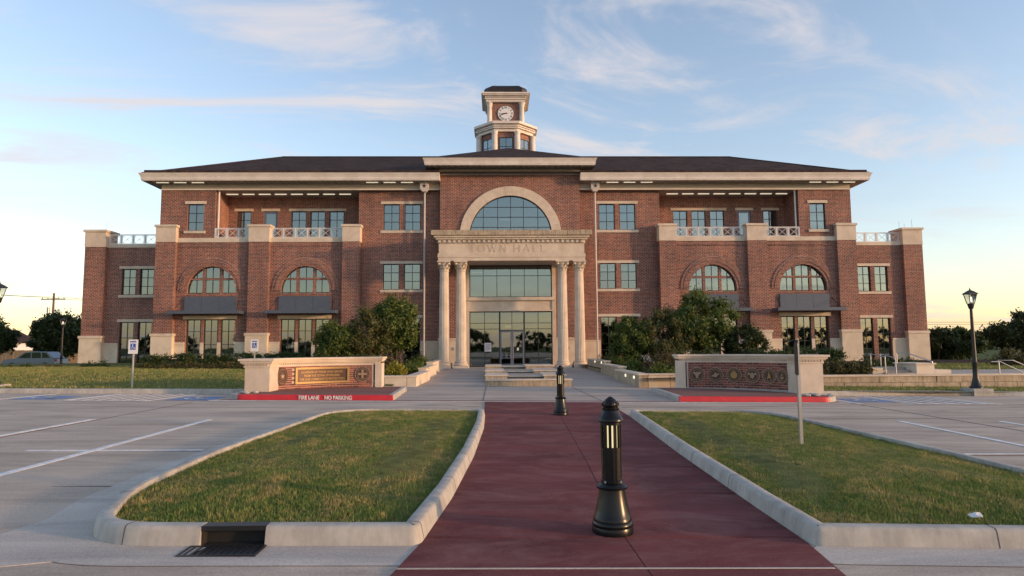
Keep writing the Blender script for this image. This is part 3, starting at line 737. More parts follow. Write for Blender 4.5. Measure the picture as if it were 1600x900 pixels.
def window(x0, x1, z0, z1, y, cols, rows, parent=TH, fm=framem, fw_=.055, sub=None):
    """frame with bars as a part, each pane its sub-part"""
    x0, x1 = min(x0, x1), max(x0, x1); w, h = round(x1-x0, 3), round(z1-z0, 3)
    zsplit = rows if isinstance(rows, (list, tuple)) else [h*k/rows for k in range(1, rows)]
    key = (w, h, cols, tuple(round(z_, 3) for z_ in zsplit), fm.name)
    if key not in WCACHE:
        mb = MB().box(0, w, 0, .08, 0, fw_).box(0, w, 0, .08, h-fw_, h).box(0, fw_, 0, .08, fw_, h-fw_).box(w-fw_, w, 0, .08, fw_, h-fw_)
        xs = [w*k/cols for k in range(1, cols)]; bw = .02
        for a in xs: mb.box(a-bw, a+bw, .005, .075, fw_, h-fw_)
        ex = [fw_]+[v for a in xs for v in (a-bw, a+bw)]+[w-fw_]
        for z_ in zsplit:
            for i in range(0, len(ex), 2): mb.box(ex[i], ex[i+1], .01, .07, z_-bw, z_+bw)
        ez = [fw_]+[v for z_ in zsplit for v in (z_-bw, z_+bw)]+[h-fw_]
        panes = []; pm = {}
        for i in range(0, len(ex), 2):
            for j in range(0, len(ez), 2):
                s_ = (round(ex[i+1]-ex[i], 3), round(ez[j+1]-ez[j], 3))
                if s_ not in pm: pm[s_] = MB().box(0, s_[0], 0, .012, 0, s_[1]).mesh('pane')
                panes.append((pm[s_], (ex[i], .035+.0, ez[j])))
        WCACHE[key] = (mb.mesh('window'), panes)
    fmesh, panes = WCACHE[key]
    o = obj('window', fmesh, fm); o.parent = parent
    if parent is TH: o.matrix_parent_inverse = Matrix.Translation(-Vector(TH.location))
    o.location = (x0, y, z0)
    if sub is None:
        for me, loc in panes: obj('pane', me, glassm, o, loc)
    return o
def arched_window(cx_, zs, r, z0, y, xs, zs_l, fm=framem, rev=.06):
    """half-round window cut from a grid, bars and panes clipped to the arch"""
    conv = [(cx_-r, z0), (cx_+r, z0)]+[(cx_+r*math.cos(math.pi*k/40), zs+r*math.sin(math.pi*k/40)) for k in range(41)]
    ci = [(cx_-r+rev, z0+rev), (cx_+r-rev, z0+rev)]+[(cx_+(r-rev)*math.cos(math.pi*k/40), zs+(r-rev)*math.sin(math.pi*k/40)) for k in range(41)]
    def dd(P): 
        o_ = []
        for p in P:
            if not o_ or math.hypot(p[0]-o_[-1][0], p[1]-o_[-1][1]) > 1e-4: o_.append(p)
        if math.hypot(o_[0][0]-o_[-1][0], o_[0][1]-o_[-1][1]) < 1e-4: o_.pop()
        return o_
    conv, ci = dd(conv), dd(ci)
    mb = MB()
    n = len(ci)
    if len(conv) == n:
        for i in range(n):
            j = (i+1) % n; a, b_, c_, d_ = conv[i], conv[j], ci[j], ci[i]
            mb.add([(p[0], yy, p[1]) for yy in (y, y+.08) for p in (a, b_, c_, d_)], [(0, 1, 2, 3), (3, 2, 6, 7), (4, 7, 6, 5)])
    bw = .022; X = [cx_-r]+list(xs)+[cx_+r]; Z = [z0]+list(zs_l)+[zs+r]
    for a in xs:
        p = clip([(a-bw, z0), (a+bw, z0), (a+bw, zs+r), (a-bw, zs+r)], ci)
        if len(p) > 2: mb.prism(p, y+.005, y+.075)
    for z_ in zs_l:
        p = clip([(cx_-r, z_-bw), (cx_+r, z_-bw), (cx_+r, z_+bw), (cx_-r, z_+bw)], ci)
        if len(p) > 2: mb.prism(p, y+.009, y+.07)
    o = mb.build('window', fm, TH)
    for i in range(len(X)-1):
        for j in range(len(Z)-1):
            p = clip([(X[i]+bw, Z[j]+bw), (X[i+1]-bw, Z[j]+bw), (X[i+1]-bw, Z[j+1]-bw), (X[i]+bw, Z[j+1]-bw)], ci)
            p = dd(p) if len(p) > 2 else []
            if len(p) > 2 and abs(sum(p[k][0]*p[(k+1) % len(p)][1]-p[(k+1) % len(p)][0]*p[k][1] for k in range(len(p)))) > .02:
                MB().prism(p, y+.035, y+.047).build('pane', glassm, o)
    return o
def part(name, mat, *boxes, smooth=False):
    mb = MB()
    for b_ in boxes: mb.box(*b_)
    return mb.build(name, mat, TH, smooth)
def mirr(sx, x0, x1): return (min(sx*x0, sx*x1), max(sx*x0, sx*x1))
def star(cx_, cz_, r, y0, y1, mb):
    mb.prism([(cx_+(r if k % 2 == 0 else r*.4)*math.sin(math.pi*k/5), cz_+(r if k % 2 == 0 else r*.4)*math.cos(math.pi*k/5)) for k in range(10)], y0, y1); return mb
def railing(x0, x1, z0, z1, y, n):
    x0, x1 = min(x0, x1), max(x0, x1)
    mb = MB().box(x0, x1, y, y+.05, z1-.05, z1).box(x0, x1, y, y+.05, z0, z0+.04)
    pw = (x1-x0)/n
    for k in range(n+1):
        a = min(max(x0+k*pw, x0+.025), x1-.025); mb.box(a-.025, a+.025, y+.001, y+.049, z0+.04, z1-.05)
    o = mb.build('railing', white, TH)
    q = MB(); a, b_ = .12, pw-.12; c_, d_ = z0+.09, z1-.10; w = .024
    q.box(a, b_, 0, .03, c_-w, c_).box(a, b_, 0, .03, d_, d_+w).box(a-w, a, 0, .03, c_-w, d_+w).box(b_, b_+w, 0, .03, c_-w, d_+w)
    q.bar((a, c_), (b_, d_), w, 0, .004, .026).bar((a, d_), (b_, c_), w, 0, .006, .024)
    for v in (.05, pw-.05): q.box(v-.012, v+.012, .002, .028, z0+.045, z1-.055)
    me = q.mesh('rail_panel')
    for k in range(n): obj('rail_panel', me, white, o, (x0+k*pw, y+.01, 0))
    return o

for sx in (-1, 1):
    M_ = lambda a, b_: mirr(sx, a, b_)
    # --- bay with two arches
    AR = [21.37, 14.71]
    holes = [(*M_(c_-1.73, c_+1.73), .05, 3.60) for c_ in AR]
    arches = [(sx*c_, 1.73, 5.45, 5.65) for c_ in AR]
    wall(*M_(11.0, 25.2), 0, 9.13, YB, holes, .32, arches, back=YB+2.4)
    for c_ in AR:
        cx_ = sx*c_
        # brick piers between the lights
        for dx in (-.60, .60):
            part('brick_mullion', brick, (cx_+dx-.10, cx_+dx+.10, YB+.14, YB+.30, 5.45, 5.65+math.sqrt(1.73**2-.7**2)))
            part('brick_mullion', brick, (cx_+dx-.10, cx_+dx+.10, YB+.14, YB+.30, .05, 3.60))
            part('mullion_base', stoneb, (cx_+dx-.12, cx_+dx+.12, YB+.10, YB+.139, .05, 1.95))
        part('transom', brick, (cx_-1.73, cx_+1.73, YB+.12, YB+.139, 6.42, 6.56))
        arched_window(cx_, 5.65, 1.73, 5.45, YB+.2, [cx_-1.13, cx_-.5, cx_, cx_+.5, cx_+1.13], [6.48])
        for dx in (-1.215, 0, 1.215):
            w = .96 if dx == 0 else 1.0
            x_ = cx_+dx+(0 if dx == 0 else (-.01 if dx < 0 else .01)); window(x_-w/2, x_+w/2, .06, 3.59, YB+.2, 2, [1.75, 2.68])
        # arch rings
        for r0, r1, pr_ in ((1.75, 1.95, .05), (1.965, 2.16, .09), (2.175, 2.36, .06)):
            mb = MB(); n = 30; vs = []
            for k in range(n+1):
                a = math.pi*k/n
                for r_ in (r0, r1):
                    for yy in (YB-pr_, YB+.02): vs.append((cx_+r_*math.cos(a), yy, 5.62+r_*math.sin(a)))
            fs = []
            for k in range(n):
                o_ = 4*k; p_ = 4*k+4
                fs += [(o_, o_+2, p_+2, p_), (o_+2, o_+3, p_+3, p_+2), (o_, p_, p_+1, o_+1)]
            fs += [(0, 1, 3, 2), (4*n, 4*n+2, 4*n+3, 4*n+1)]
            mb.add(vs, fs).build('arch_ring', brick, TH)
            mb = MB(); vs = []
            for k in range(n+1):
                a = math.pi*k/n
                for r_ in (r1+.0, r1+.016): vs.append((cx_+r_*math.cos(a), YB-.045, 5.62+r_*math.sin(a)))
            mb.add(vs, [(2*k, 2*k+1, 2*k+3, 2*k+2) for k in range(n)]).build('arch_joint', mortar, TH)
        # metal panel, awning, lintel
        for k in range(3):
            a = cx_-1.82+k*1.215
            part('metal_panel', panelm, (a+.006, a+1.215-.006, YB-.12, YB-.001, 4.22, 5.22))
        aw = part('awning', panelm, (cx_-2.40, cx_+2.40, YB-1.15, YB-.13, 4.05, 4.15))
        MB().box(cx_-2.44, cx_+2.44, YB-1.20, YB-1.15, 3.94, 4.17).box(cx_-2.44, cx_-2.40, YB-1.15, YB-.131, 3.94, 4.17).box(cx_+2.40, cx_+2.44, YB-1.15, YB-.131, 3.94, 4.17).build('awning_edge', panelm, aw)
        for e in (-1, 1): MB().tube([(cx_+e*2.2, YB-1.0, 4.15), (cx_+e*2.0, YB-.02, 4.95)], .022, 6).build('tie_rod', lampblack, aw)
        part('lintel', stone, (cx_-1.9, cx_+1.9, YB-.06, YB+.05, 3.602, 3.86))
    # --- pilasters
    for (a, b_) in ((23.88, 25.26), (17.26, 18.70), (10.82, 12.04)):
        x0, x1 = M_(a, b_)
        part('pilaster', brick, (x0, x1, YP, YB+.1, 2.5, 9.12))
        part('pilaster_base', stoneb, (x0-.05, x1+.05, YP-.09, YB+.1, -.2, 2.42))
        part('base_cap', stone, (x0-.11, x1+.11, YP-.15, YB+.1, 2.42, 2.60))
        pd = part('pedestal', stone, (x0-.02, x1+.02, YP-.03, YB+.45, 9.12, 10.20))
        part('pedestal_cap', stone, (x0-.10, x1+.10, YP-.11, YB+.52, 10.20, 10.36))
        star((x0+x1)/2, 9.72, .24, YP-.036, YP-.029, MB()).build('star_relief', stone, pd)
    # water table between pilasters and windows
    for (a, b_) in ((23.12, 23.82), (18.76, 19.62), (16.46, 17.2), (12.1, 12.96)):
        x0, x1 = M_(a, b_); part('water_table', stoneb, (x0, x1, YB-.06, YB+.1, -.2, 1.84)); part('water_table_cap', stone, (x0, x1, YB-.10, YB+.1, 1.84, 1.98))
    for (a, b_) in ((18.71, 23.87), (12.05, 17.25)):
        x0, x1 = M_(a, b_)
        part('belt_course', brick, (x0, x1, YB-.025, YB+.05, 5.30, 5.40))
        part('parapet_coping', stone, (x0+.02, x1-.02, YB-.05, YB+.5, 9.13, 9.44))
        mb = MB(); n = int((x1-x0)/.22)
        for k in range(n): mb.box(x0+k*.22, x0+k*.22+.11, YB-.05, YB+.02, 8.78, 8.88)
        mb.build('brick_corbel', brick, TH)['kind'] = 'stuff'
    # terrace floor of the loggia
    part('loggia_floor', stone, (*M_(11.05, 21.3), YB+.45, YL+.3, 9.0, 9.14))
    railing(sx*12.06, sx*17.24, 9.44, 10.17, YB+.02, 6)
    railing(sx*18.72, sx*21.28, 9.44, 10.17, YB+.02, 3)
    # --- third floor end block and loggia
    x0, x1 = M_(21.3, 25.2)
    wall(x0, x1, 9.13, 12.95, YB+.05, [(*M_(22.12, 23.27), 9.97, 11.93)], .25, back=58)
    window(sx*22.12, sx*23.27, 9.97, 11.93, YB+.17, 2, 3)
    part('lintel', stone, (*M_(21.95, 23.44), YB-.02, YB+.2, 11.935, 12.14)); part('sill', stone, (*M_(21.95, 23.44), YB-.06, YB+.2, 9.78, 9.965))
    lh = [(12.6, 13.7), (14.03, 15.13), (15.46, 16.57), (17.62, 18.66), (19.62, 20.68)]
    wall(*M_(11.0, 21.29), 9.13, 12.95, YL, [(*M_(a, b_), 9.15 if i == 3 else 9.9, 11.88) for i, (a, b_) in enumerate(lh)], .2)
    for i, (a, b_) in enumerate(lh):
        if i == 3: window(sx*a, sx*b_, 9.15, 11.88, YL+.1, 1, 1, fm=doorm, fw_=.16).name = 'door'
        else: window(sx*a, sx*b_, 9.9, 11.88, YL+.1, 2, 3)
    for (a, b_) in ((12.42, 16.75), (17.45, 18.83), (19.45, 20.85)): part('lintel', stone, (*M_(a, b_), YL-.06, YL+.1, 11.885, 12.08))
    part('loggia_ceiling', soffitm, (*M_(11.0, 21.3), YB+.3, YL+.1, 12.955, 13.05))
    for k in range(8):
        a = 11.85+k*1.19; part('ceiling_light', tube, (*M_(a, a+.85), 48.2, 48.32, 12.90, 12.954))
    MB().tube([(sx*21.12, YB+.22, 9.2), (sx*21.12, YB+.22, 12.95)], .06, 8).build('post', white, TH)
    # --- wall between bay and centre
    hs = []
    for (z0, z1) in ((10.03, 11.98), (5.68, 7.57), (.05, 3.65)):
        hs += [(*M_(6.55, 7.73), z0, z1), (*M_(8.08, 9.26), z0, z1)]
    wall(*M_(5.0, 11.05), 0, 12.95, YM, hs, .25, back=58)
    for (z0, z1) in ((10.03, 11.98), (5.68, 7.57), (.05, 3.65)):
        for (a, b_) in ((6.55, 7.73), (8.08, 9.26)): window(sx*a, sx*b_, z0, z1, YM+.13, 2, 3)
        part('lintel', stone, (*M_(6.36, 9.45), YM-.05, YM+.1, z1+.003, z1+.20))
        if z0 > 1: part('sill', stone, (*M_(6.36, 9.45), YM-.07, YM+.1, z0-.19, z0-.003))
    part('water_table', stoneb, (*M_(5.06, 6.5), YM-.09, YM+.1, -.2, 1.84)); part('water_table_cap', stone, (*M_(5.06, 6.5), YM-.13, YM+.1, 1.84, 1.98))
    part('water_table', stoneb, (*M_(9.32, 10.75), YM-.09, YM+.1, -.2, 1.84)); part('water_table_cap', stone, (*M_(9.32, 10.75), YM-.13, YM+.1, 1.84, 1.98))
    part('belt_course', brick, (*M_(5.06, 10.8), YM-.03, YM+.05, 5.30, 5.40)); part('belt_course', brick, (*M_(5.06, 10.8), YM-.03, YM+.05, 9.0, 9.1))
    # --- downspout with star head
    x_ = sx*6.2
    ds = MB().tube([(x_, 46.86, .6), (x_, 46.86, 12.75)], .065, 8).build('downspout', pipe, TH, True)
    MB().prism([(x_-.31, 13.42), (x_+.31, 13.42), (x_+.31, 12.95), (x_+.14, 12.72), (x_-.14, 12.72), (x_-.31, 12.95)], 46.52, 46.92).build('rain_head', pipe, ds)
    MB().box(x_-.35, x_+.35, 46.47, 46.92, 13.34, 13.425).build('rain_head_rim', pipe, ds)
    star(x_, 13.13, .17, 46.508, 46.522, MB()).build('star', lampblack, ds)
    # --- low side wing
    hs = [(*M_(a, b_), z0, z1) for (z0, z1) in ((5.49, 7.42), (.05, 3.5)) for (a, b_) in ((26.3, 27.3), (27.62, 28.62))]
    wall(*M_(25.0, 31.2), 0, 9.0, YW, hs, .25, back=58)
    for (a, b_, z0, z1) in hs: window(a, b_, z0, z1, YW+.13, 2, 3)
    for z0, z1 in ((5.49, 7.42), (.05, 3.5)):
        part('lintel', stone, (*M_(26.1, 28.8), YW-.05, YW+.1, z1+.003, z1+.2))
        if z0 > 1: part('sill', stone, (*M_(26.1, 28.8), YW-.07, YW+.1, z0-.19, z0-.003))
    part('belt_course', brick, (*M_(25.3, 29.7), YW-.03, YW+.05, 5.05, 5.15))
    part('water_table', stoneb, (*M_(28.66, 29.7), YW-.08, YW+.1, -.2, 1.84)); part('water_table_cap', stone, (*M_(28.66, 29.7), YW-.12, YW+.1, 1.84, 1.98))
    part('wing_coping', stone, (*M_(25.3, 29.75), YW-.06, YW+.5, 9.003, 9.26))
    x0, x1 = M_(29.75, 31.22)
    part('pilaster', brick, (x0, x1, YW-.3, YW+1.2, 2.4, 9.02)); part('pilaster_base', stoneb, (x0-.05, x1+.05, YW-.39, YW+1.2, -.3, 2.32)); part('base_cap', stone, (x0-.10, x1+.10, YW-.45, YW+1.25, 2.32, 2.50))
    pd = part('pedestal', stone, (x0-.02, x1+.02, YW-.33, YW+1.2, 9.02, 10.14)); part('pedestal_cap', stone, (x0-.11, x1+.11, YW-.42, YW+1.3, 10.14, 10.30))
    star((x0+x1)/2, 9.6, .24, YW-.337, YW-.329, MB()).build('star_relief', stone, pd)
    for k, h in ((.15, .62), (.55, .42), (1.15, .75)): MB().tube([(x0+k, YW+.3, 10.3), (x0+k, YW+.3, 10.3+h)], .012, 5).build('lightning_rod', steel, TH)
    railing(sx*25.35, sx*29.72, 9.27, 10.02, YW+.1, 5)
    # side porch cornice
    part('side_cornice', trim, (*M_(31.2, 32.35), 53.0, 57.0, 8.55, 8.85)); part('side_wall', brick, (*M_(31.1, 31.7), 53.2, 56.8, 0, 8.55)); part('side_band', trim, (*M_(31.2, 31.95), 53.1, 56.9, 6.1, 6.35))
    # eave lights
    for g0 in (7.0, 21.9):
        for k in range(3): part('eave_light', tube, (*M_(g0+k*1.25, g0+k*1.25+.85), 46.38, 46.46, 13.33, 13.372))

# frieze, soffit, fascia and roofs
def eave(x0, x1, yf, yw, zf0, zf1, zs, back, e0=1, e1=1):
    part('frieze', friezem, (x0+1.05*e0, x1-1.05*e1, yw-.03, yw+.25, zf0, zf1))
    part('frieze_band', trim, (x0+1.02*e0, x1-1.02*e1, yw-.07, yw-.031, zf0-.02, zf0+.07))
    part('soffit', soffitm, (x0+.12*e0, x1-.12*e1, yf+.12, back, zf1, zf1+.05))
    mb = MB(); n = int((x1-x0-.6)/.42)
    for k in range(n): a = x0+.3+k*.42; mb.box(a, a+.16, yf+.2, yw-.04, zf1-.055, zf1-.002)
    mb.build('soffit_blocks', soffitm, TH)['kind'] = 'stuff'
    prof = [(.10, zf1-.03), (.06, zf1+.10), (.06, zf1+.20), (.02, zf1+.32), (-.04, zf1+.44), (-.06, zs), (.3, zs+.01)]
    mb = MB(); vs = []
    for (d, z_) in prof: vs += [(x0+d*e0, yf+d, z_), (x1-d*e1, yf+d, z_), (x1-d*e1, back, z_), (x0+d*e0, back, z_)]
    fs = []
    for j in range(len(prof)-1):
        for k in range(4): fs.append((4*j+k, 4*j+(k+1) % 4, 4*j+4+(k+1) % 4, 4*j+4+k))
    mb.add(vs, fs).build('fascia', trim, TH)
eave(-26.2, -5.052, 45.9, YB, 12.95, 13.43, 13.93, 61, 1, 0); eave(5.052, 26.2, 45.9, YB, 12.95, 13.43, 13.93, 61, 0, 1)
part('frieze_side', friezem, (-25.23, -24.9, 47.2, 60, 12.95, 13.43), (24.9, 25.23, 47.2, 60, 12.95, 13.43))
m = MB(); E0 = (26.1, 46.0, 61.0, 13.94)
xe, y0, y1, z_ = E0; xr, yr, zr = 18.7, 53.5, 17.30
m.add([(-xe, y0, z_), (xe, y0, z_), (xe, y1, z_), (-xe, y1, z_), (-xr, yr, zr), (xr, yr, zr)], [(0, 1, 5, 4), (1, 2, 5), (2, 3, 4, 5), (3, 0, 4)])
rf = m.build('roof', roofm, TH)
MB().tube([(-xr, yr, zr), (xr, yr, zr)], .08, 6).tube([(-xe, y0, z_), (-xr, yr, zr)], .07, 6).tube([(xe, y0, z_), (xr, yr, zr)], .07, 6).build('ridge_cap', roofm, rf)
for a, b_ in ((-25.95, -5.06), (5.06, 25.95)): MB().box(a, b_, 46.02, 46.5, 13.95, 14.17).build('roof_drip', roofm, rf)
# centre block
wall(-5.05, 5.05, 0, 13.95, YC, [(-2.95, 2.95, 5.05, 7.34), (-2.95, 2.95, .02, 4.02)], .3, [(.03, 2.98, 9.30, 9.45)], back=58)
eave(-6.15, 6.15, 45.4, YC, 13.95, 14.40, 14.87, 52)
m = MB(); m.add([(-6.1, 45.45, 14.88), (6.1, 45.45, 14.88), (6.1, 58.5, 14.88), (-6.1, 58.5, 14.88), (0, 52, 17.62)], [(0, 1, 4), (1, 2, 4), (2, 3, 4), (3, 0, 4)])
rf2 = m.build('roof', roofm, TH)
# stone arch surround in voussoirs
n = 13
for k in range(n):
    a0, a1 = math.pi*k/n+.0015, math.pi*(k+1)/n-.0015; mb = MB(); vs = []
    for j in range(5):
        a = a0+(a1-a0)*j/4
        for r_ in (2.985, 3.66):
            for yy in (YC-.10, YC+.05): vs.append((.03+r_*math.cos(a), yy, 9.43+r_*math.sin(a)))
    fs = []
    for j in range(4):
        o_, p_ = 4*j, 4*j+4; fs += [(o_, o_+2, p_+2, p_), (o_+2, o_+3, p_+3, p_+2), (o_, p_, p_+1, o_+1), (o_+1, p_+1, p_+3, o_+3)]
    fs += [(0, 1, 3, 2), (16, 18, 19, 17)]
    mb.add(vs, fs).build('voussoir', stone, TH)
arched_window(.03, 9.45, 2.98, 9.30, YC+.15, [-1.95, -.90, .03, .96, 2.01], [10.13, 10.87, 11.60])
part('soldier_course', brick, (-5.05, 5.05, YC-.02, YC+.05, 13.6, 13.94))
window(-2.95, 2.95, 5.05, 7.34, YC+.16, 6, [1.55])
# entrance glazing with doors
window(-2.95, -.80, .10, 4.02, YC+.16, 2, [.66, 2.68, 3.10]); window(.95, 2.95, .10, 4.02, YC+.16, 2, [.66, 2.68, 3.10]); window(-.80, .95, 2.66, 4.02, YC+.16, 2, [.54])
for (a, b_) in ((-.79, .07), (.08, .94)):
    d = window(a, b_, .10, 2.65, YC+.14, 1, [.80], fm=doorm, fw_=.11); d.name = 'door'
    hx = b_-.075 if a < 0 else a+.075
    MB().tube([(hx-a, -.06, .55), (hx-a, -.06, 1.9)], .018, 6).tube([(hx-a, -.06, .6), (hx-a, .0, .6)], .012, 6).tube([(hx-a, -.06, 1.85), (hx-a, .0, 1.85)], .012, 6).build('handle', steel, d, False, (0, 0, 0))
for (x0, x1, z0, z1) in ((-1.88, -1.40, 1.18, 1.80),):
    nt_ = part('notice_sheet', paper, (x0, x1, YC+.13, YC+.14, z0, z1))
    for k in range(6): MB().box(x0+.06, x1-.06-(.1 if k % 3 == 2 else 0), YC+.127, YC+.129, z1-.12-k*.08, z1-.08-k*.08).build('print_line', ink, nt_)
part('notice_sheet', paper, (.42, .55, YC+.12, YC+.13, 1.25, 1.45))
# stone jambs, spandrel
for sx in (-1, 1):
    part('jamb', stone, (*mirr(sx, 2.952, 3.22), YC-.12, YC+.2, 0, 7.37))
    part('wainscot', stoneb, (*mirr(sx, 3.225, 5.1), YC-.10, YC+.1, -.1, 2.0)); part('wainscot_cap', stone, (*mirr(sx, 3.225, 5.14), YC-.15, YC+.1, 2.0, 2.14))
    part('wall_plate', steel, (*mirr(sx, 4.02, 4.16), YC-.13, YC-.101, 1.3, 1.5))
part('spandrel', stone, (-2.95, 2.95, YC-.06, YC+.15, 4.02, 4.80)); part('spandrel_ledge', stone, (-3.2, 3.2, YC-.24, YC+.12, 4.80, 4.93)); part('spandrel_ledge', stone, (-3.0, 3.0, YC-.16, YC+.12, 4.93, 5.045))
part('spandrel_moulding', stone, (-3.2, 3.2, YC-.18, YC+.1, 4.03, 4.12))
# portico
def column(cx_, cy_):
    zb = .10
    prof = []; H0, H1 = zb+.46, 6.68
    for k in range(13):
        t_ = k/12; prof.append((.365-.065*t_**1.6, H0+(H1-H0)*t_))
    col = MB().lathe(prof, 40, (cx_, cy_, 0), flute=.055).build('column', stone, TH)
    MB().lathe([(.46, zb+.16), (.49, zb+.2), (.49, zb+.25), (.45, zb+.29), (.41, zb+.31), (.40, zb+.35), (.43, zb+.38), (.44, zb+.41), (.40, zb+.455)], 28, (cx_, cy_, 0)).build('base', stone, col, True)
    MB().box(cx_-.52, cx_+.52, cy_-.52, cy_+.52, -.05, zb+.158).build('plinth', stone, col)
    cap = MB().lathe([(.31, 6.66), (.34, 6.68), (.34, 6.72), (.30, 6.75), (.31, 7.0), (.37, 7.2), (.43, 7.27)], 24, (cx_, cy_, 0))
    for row, (zr_, n_, rr, hh) in enumerate(((6.74, 10, .31, .20), (6.90, 10, .33, .24))):
        for k in range(n_):
            a = 2*math.pi*(k+.5*row)/n_; c_, s_ = math.cos(a), math.sin(a); tx, ty = -s_*.075, c_*.075
            p = [(rr, 0), (rr+.05, hh*.55), (rr+.13, hh*.95), (rr+.15, hh*.80)]
            vs = []
            for (r_, h_) in p: vs += [(cx_+c_*r_-tx, cy_+s_*r_-ty, zr_+h_), (cx_+c_*r_+tx, cy_+s_*r_+ty, zr_+h_)]
            cap.add(vs, [(0, 1, 3, 2), (2, 3, 5, 4), (4, 5, 7, 6)])
    for k in range(4):
        a = math.pi/4+math.pi/2*k; c_, s_ = math.cos(a), math.sin(a)
        cap.lathe([(.02, -.09), (.09, -.06), (.11, 0), (.09, .06), (.02, .09)], 10, (cx_+c_*.46, cy_+s_*.46, 7.17))
    cap.build('capital', stone, col)
    MB().box(cx_-.46, cx_+.46, cy_-.46, cy_+.46, 7.272, 7.36).build('abacus', stone, col)
for x_ in (-4.58, -3.44, 3.50, 4.66): column(x_, 44.62)
part('portico_floor', pave, (-5.2, 5.3, 43.9, 46.55, -.3, .095))
part('architrave', stone, (-4.97, 5.05, 44.2, YC-.002, 7.365, 7.60)); part('architrave_band', stone, (-5.0, 5.08, 44.16, YC-.002, 7.60, 7.86))
part('entablature_frieze', stone, (-4.93, 5.01, 44.24, YC-.002, 7.86, 8.58))
mb = MB(); 
k = 0; x_ = -4.95
while x_ < 4.95:
    MB().box(x_, x_+.17, 44.08, 44.26, 8.60, 8.79).build('dentil', stone, TH); x_ += .335
part('cornice_bed', stone, (-5.0, 5.08, 44.10+.08, YC-.002, 8.58, 8.80)); part('cornice', stone, (-5.12, 5.20, 43.98, YC-.002, 8.80, 8.92)); part('cornice', stone, (-5.24, 5.32, 43.86, YC-.002, 8.92, 9.06))
n = 13
for k in range(n):
    a = -5.42+k*10.92/n; part('cornice_block', ledge, (a+.008, a+10.92/n-.008, 43.72+rnd.uniform(-.008, .008), YC-.002, 9.063, 9.40))
# raised lettering, darker stone stands in for shade in carved cuts
def serif(mb, ch, x, z, h):
    T_, t2 = h*.14, h*.07; w = {'T': .8, 'O': .95, 'W': 1.25, 'N': .95, 'H': .95, 'A': .95, 'L': .75}[ch]*h
    y0, y1 = 44.228, 44.2395
    def V(a, wd): mb.box(x+a-wd/2, x+a+wd/2, y0, y1, z, z+h); S_(a, z); S_(a, z+h-t2*.6)
    def S_(a, zz): mb.box(x+a-T_, x+a+T_, y0-.001, y1, zz, zz+t2*.6)
    def B(p, q, wd): mb.bar((x+p[0], z+p[1]), (x+q[0], z+q[1]), wd, 0, y0+.0005, y1)
    if ch == 'T': V(w/2, T_); mb.box(x, x+w, y0-.002, y1, z+h-t2, z+h)
    if ch == 'L': V(T_, T_); mb.box(x+T_, x+w, y0-.002, y1, z, z+t2)
    if ch == 'H': V(T_, T_); V(w-T_, T_); mb.box(x+T_, x+w-T_, y0+.001, y1, z+h*.48, z+h*.48+t2)
    if ch == 'N': V(T_, t2); V(w-T_, t2); B((T_, h), (w-T_, 0), T_)
    if ch == 'A': B((T_*.6, 0), (w/2, h), t2); B((w-T_*.6, 0), (w/2, h), T_); mb.box(x+w*.25, x+w*.75, y0+.001, y1, z+h*.33, z+h*.33+t2*.8); S_(T_*.6, z); S_(w-T_*.6, z)
    if ch == 'W':
        for p, q, wd in (((T_*.5, h), (w*.28, 0), T_), ((w*.28, 0), (w*.5, h), t2), ((w*.5, h), (w*.72, 0), T_), ((w*.72, 0), (w-T_*.5, h), t2)): B(p, q, wd)
        S_(T_*.5, z+h-t2*.6); S_(w-T_*.5, z+h-t2*.6)
    if ch == 'O':
        n_ = 24; vs = []
        for k in range(n_):
            a = 2*math.pi*k/n_
            for (rx, rz) in ((w/2, h/2), (w/2-T_*(.55+.45*abs(math.cos(a))), h/2-t2*.9)):
                for yy in (y0, y1): vs.append((x+w/2+rx*math.cos(a), yy, z+h/2+rz*math.sin(a)))
        mb.add(vs, [f for k in range(n_) for o_ in (4*k,) for p_ in (4*((k+1) % n_),) for f in ((o_, p_, p_+2, o_+2), (o_, o_+1, p_+1, p_), (o_+2, p_+2, p_+3, o_+3))])
    return w
letm = plain('shade_letter', (.50, .41, .32), .8)  # darker than the stone to suggest shade in engraved strokes
x_ = -2.85
for ch in 'TOWN HALL':
    if ch == ' ': x_ += .30; continue
    mb = MB(); w = serif(mb, ch, x_, 7.95, .52); mb.build('shade_letter', letm, TH); x_ += w+.16

# interior seen through the glass
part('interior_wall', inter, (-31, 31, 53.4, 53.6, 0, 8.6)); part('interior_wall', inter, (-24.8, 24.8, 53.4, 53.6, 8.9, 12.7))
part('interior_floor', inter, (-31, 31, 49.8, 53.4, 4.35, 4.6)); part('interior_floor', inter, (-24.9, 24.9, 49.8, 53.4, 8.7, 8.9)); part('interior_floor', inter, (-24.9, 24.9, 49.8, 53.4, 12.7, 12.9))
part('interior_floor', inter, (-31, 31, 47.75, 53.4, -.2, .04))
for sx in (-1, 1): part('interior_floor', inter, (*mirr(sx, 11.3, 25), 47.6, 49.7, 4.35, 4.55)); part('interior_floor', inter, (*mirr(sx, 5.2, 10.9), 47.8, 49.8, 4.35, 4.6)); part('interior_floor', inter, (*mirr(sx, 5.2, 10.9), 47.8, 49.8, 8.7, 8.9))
for (x_, y_, z_) in ((-14.9, 50.5, 7.9), (-13.0, 50.5, 7.9), (-15.9, 50.5, 7.9), (-7.2, 51, 7.9), (7.9, 51, 7.9), (7.4, 52, 7.6), (8.6, 52, 7.6), (13.2, 50.5, 7.9), (15, 50.5, 7.9), (16.4, 50.5, 7.9), (-.3, 51, 11.5), (-.3, 52.5, 11.2), (-2.6, 50, 7.2), (-.2, 50, 3.3)):
    part('ceiling_light', tube, (x_-.5, x_+.5, y_, y_+.12, z_, z_+.05))
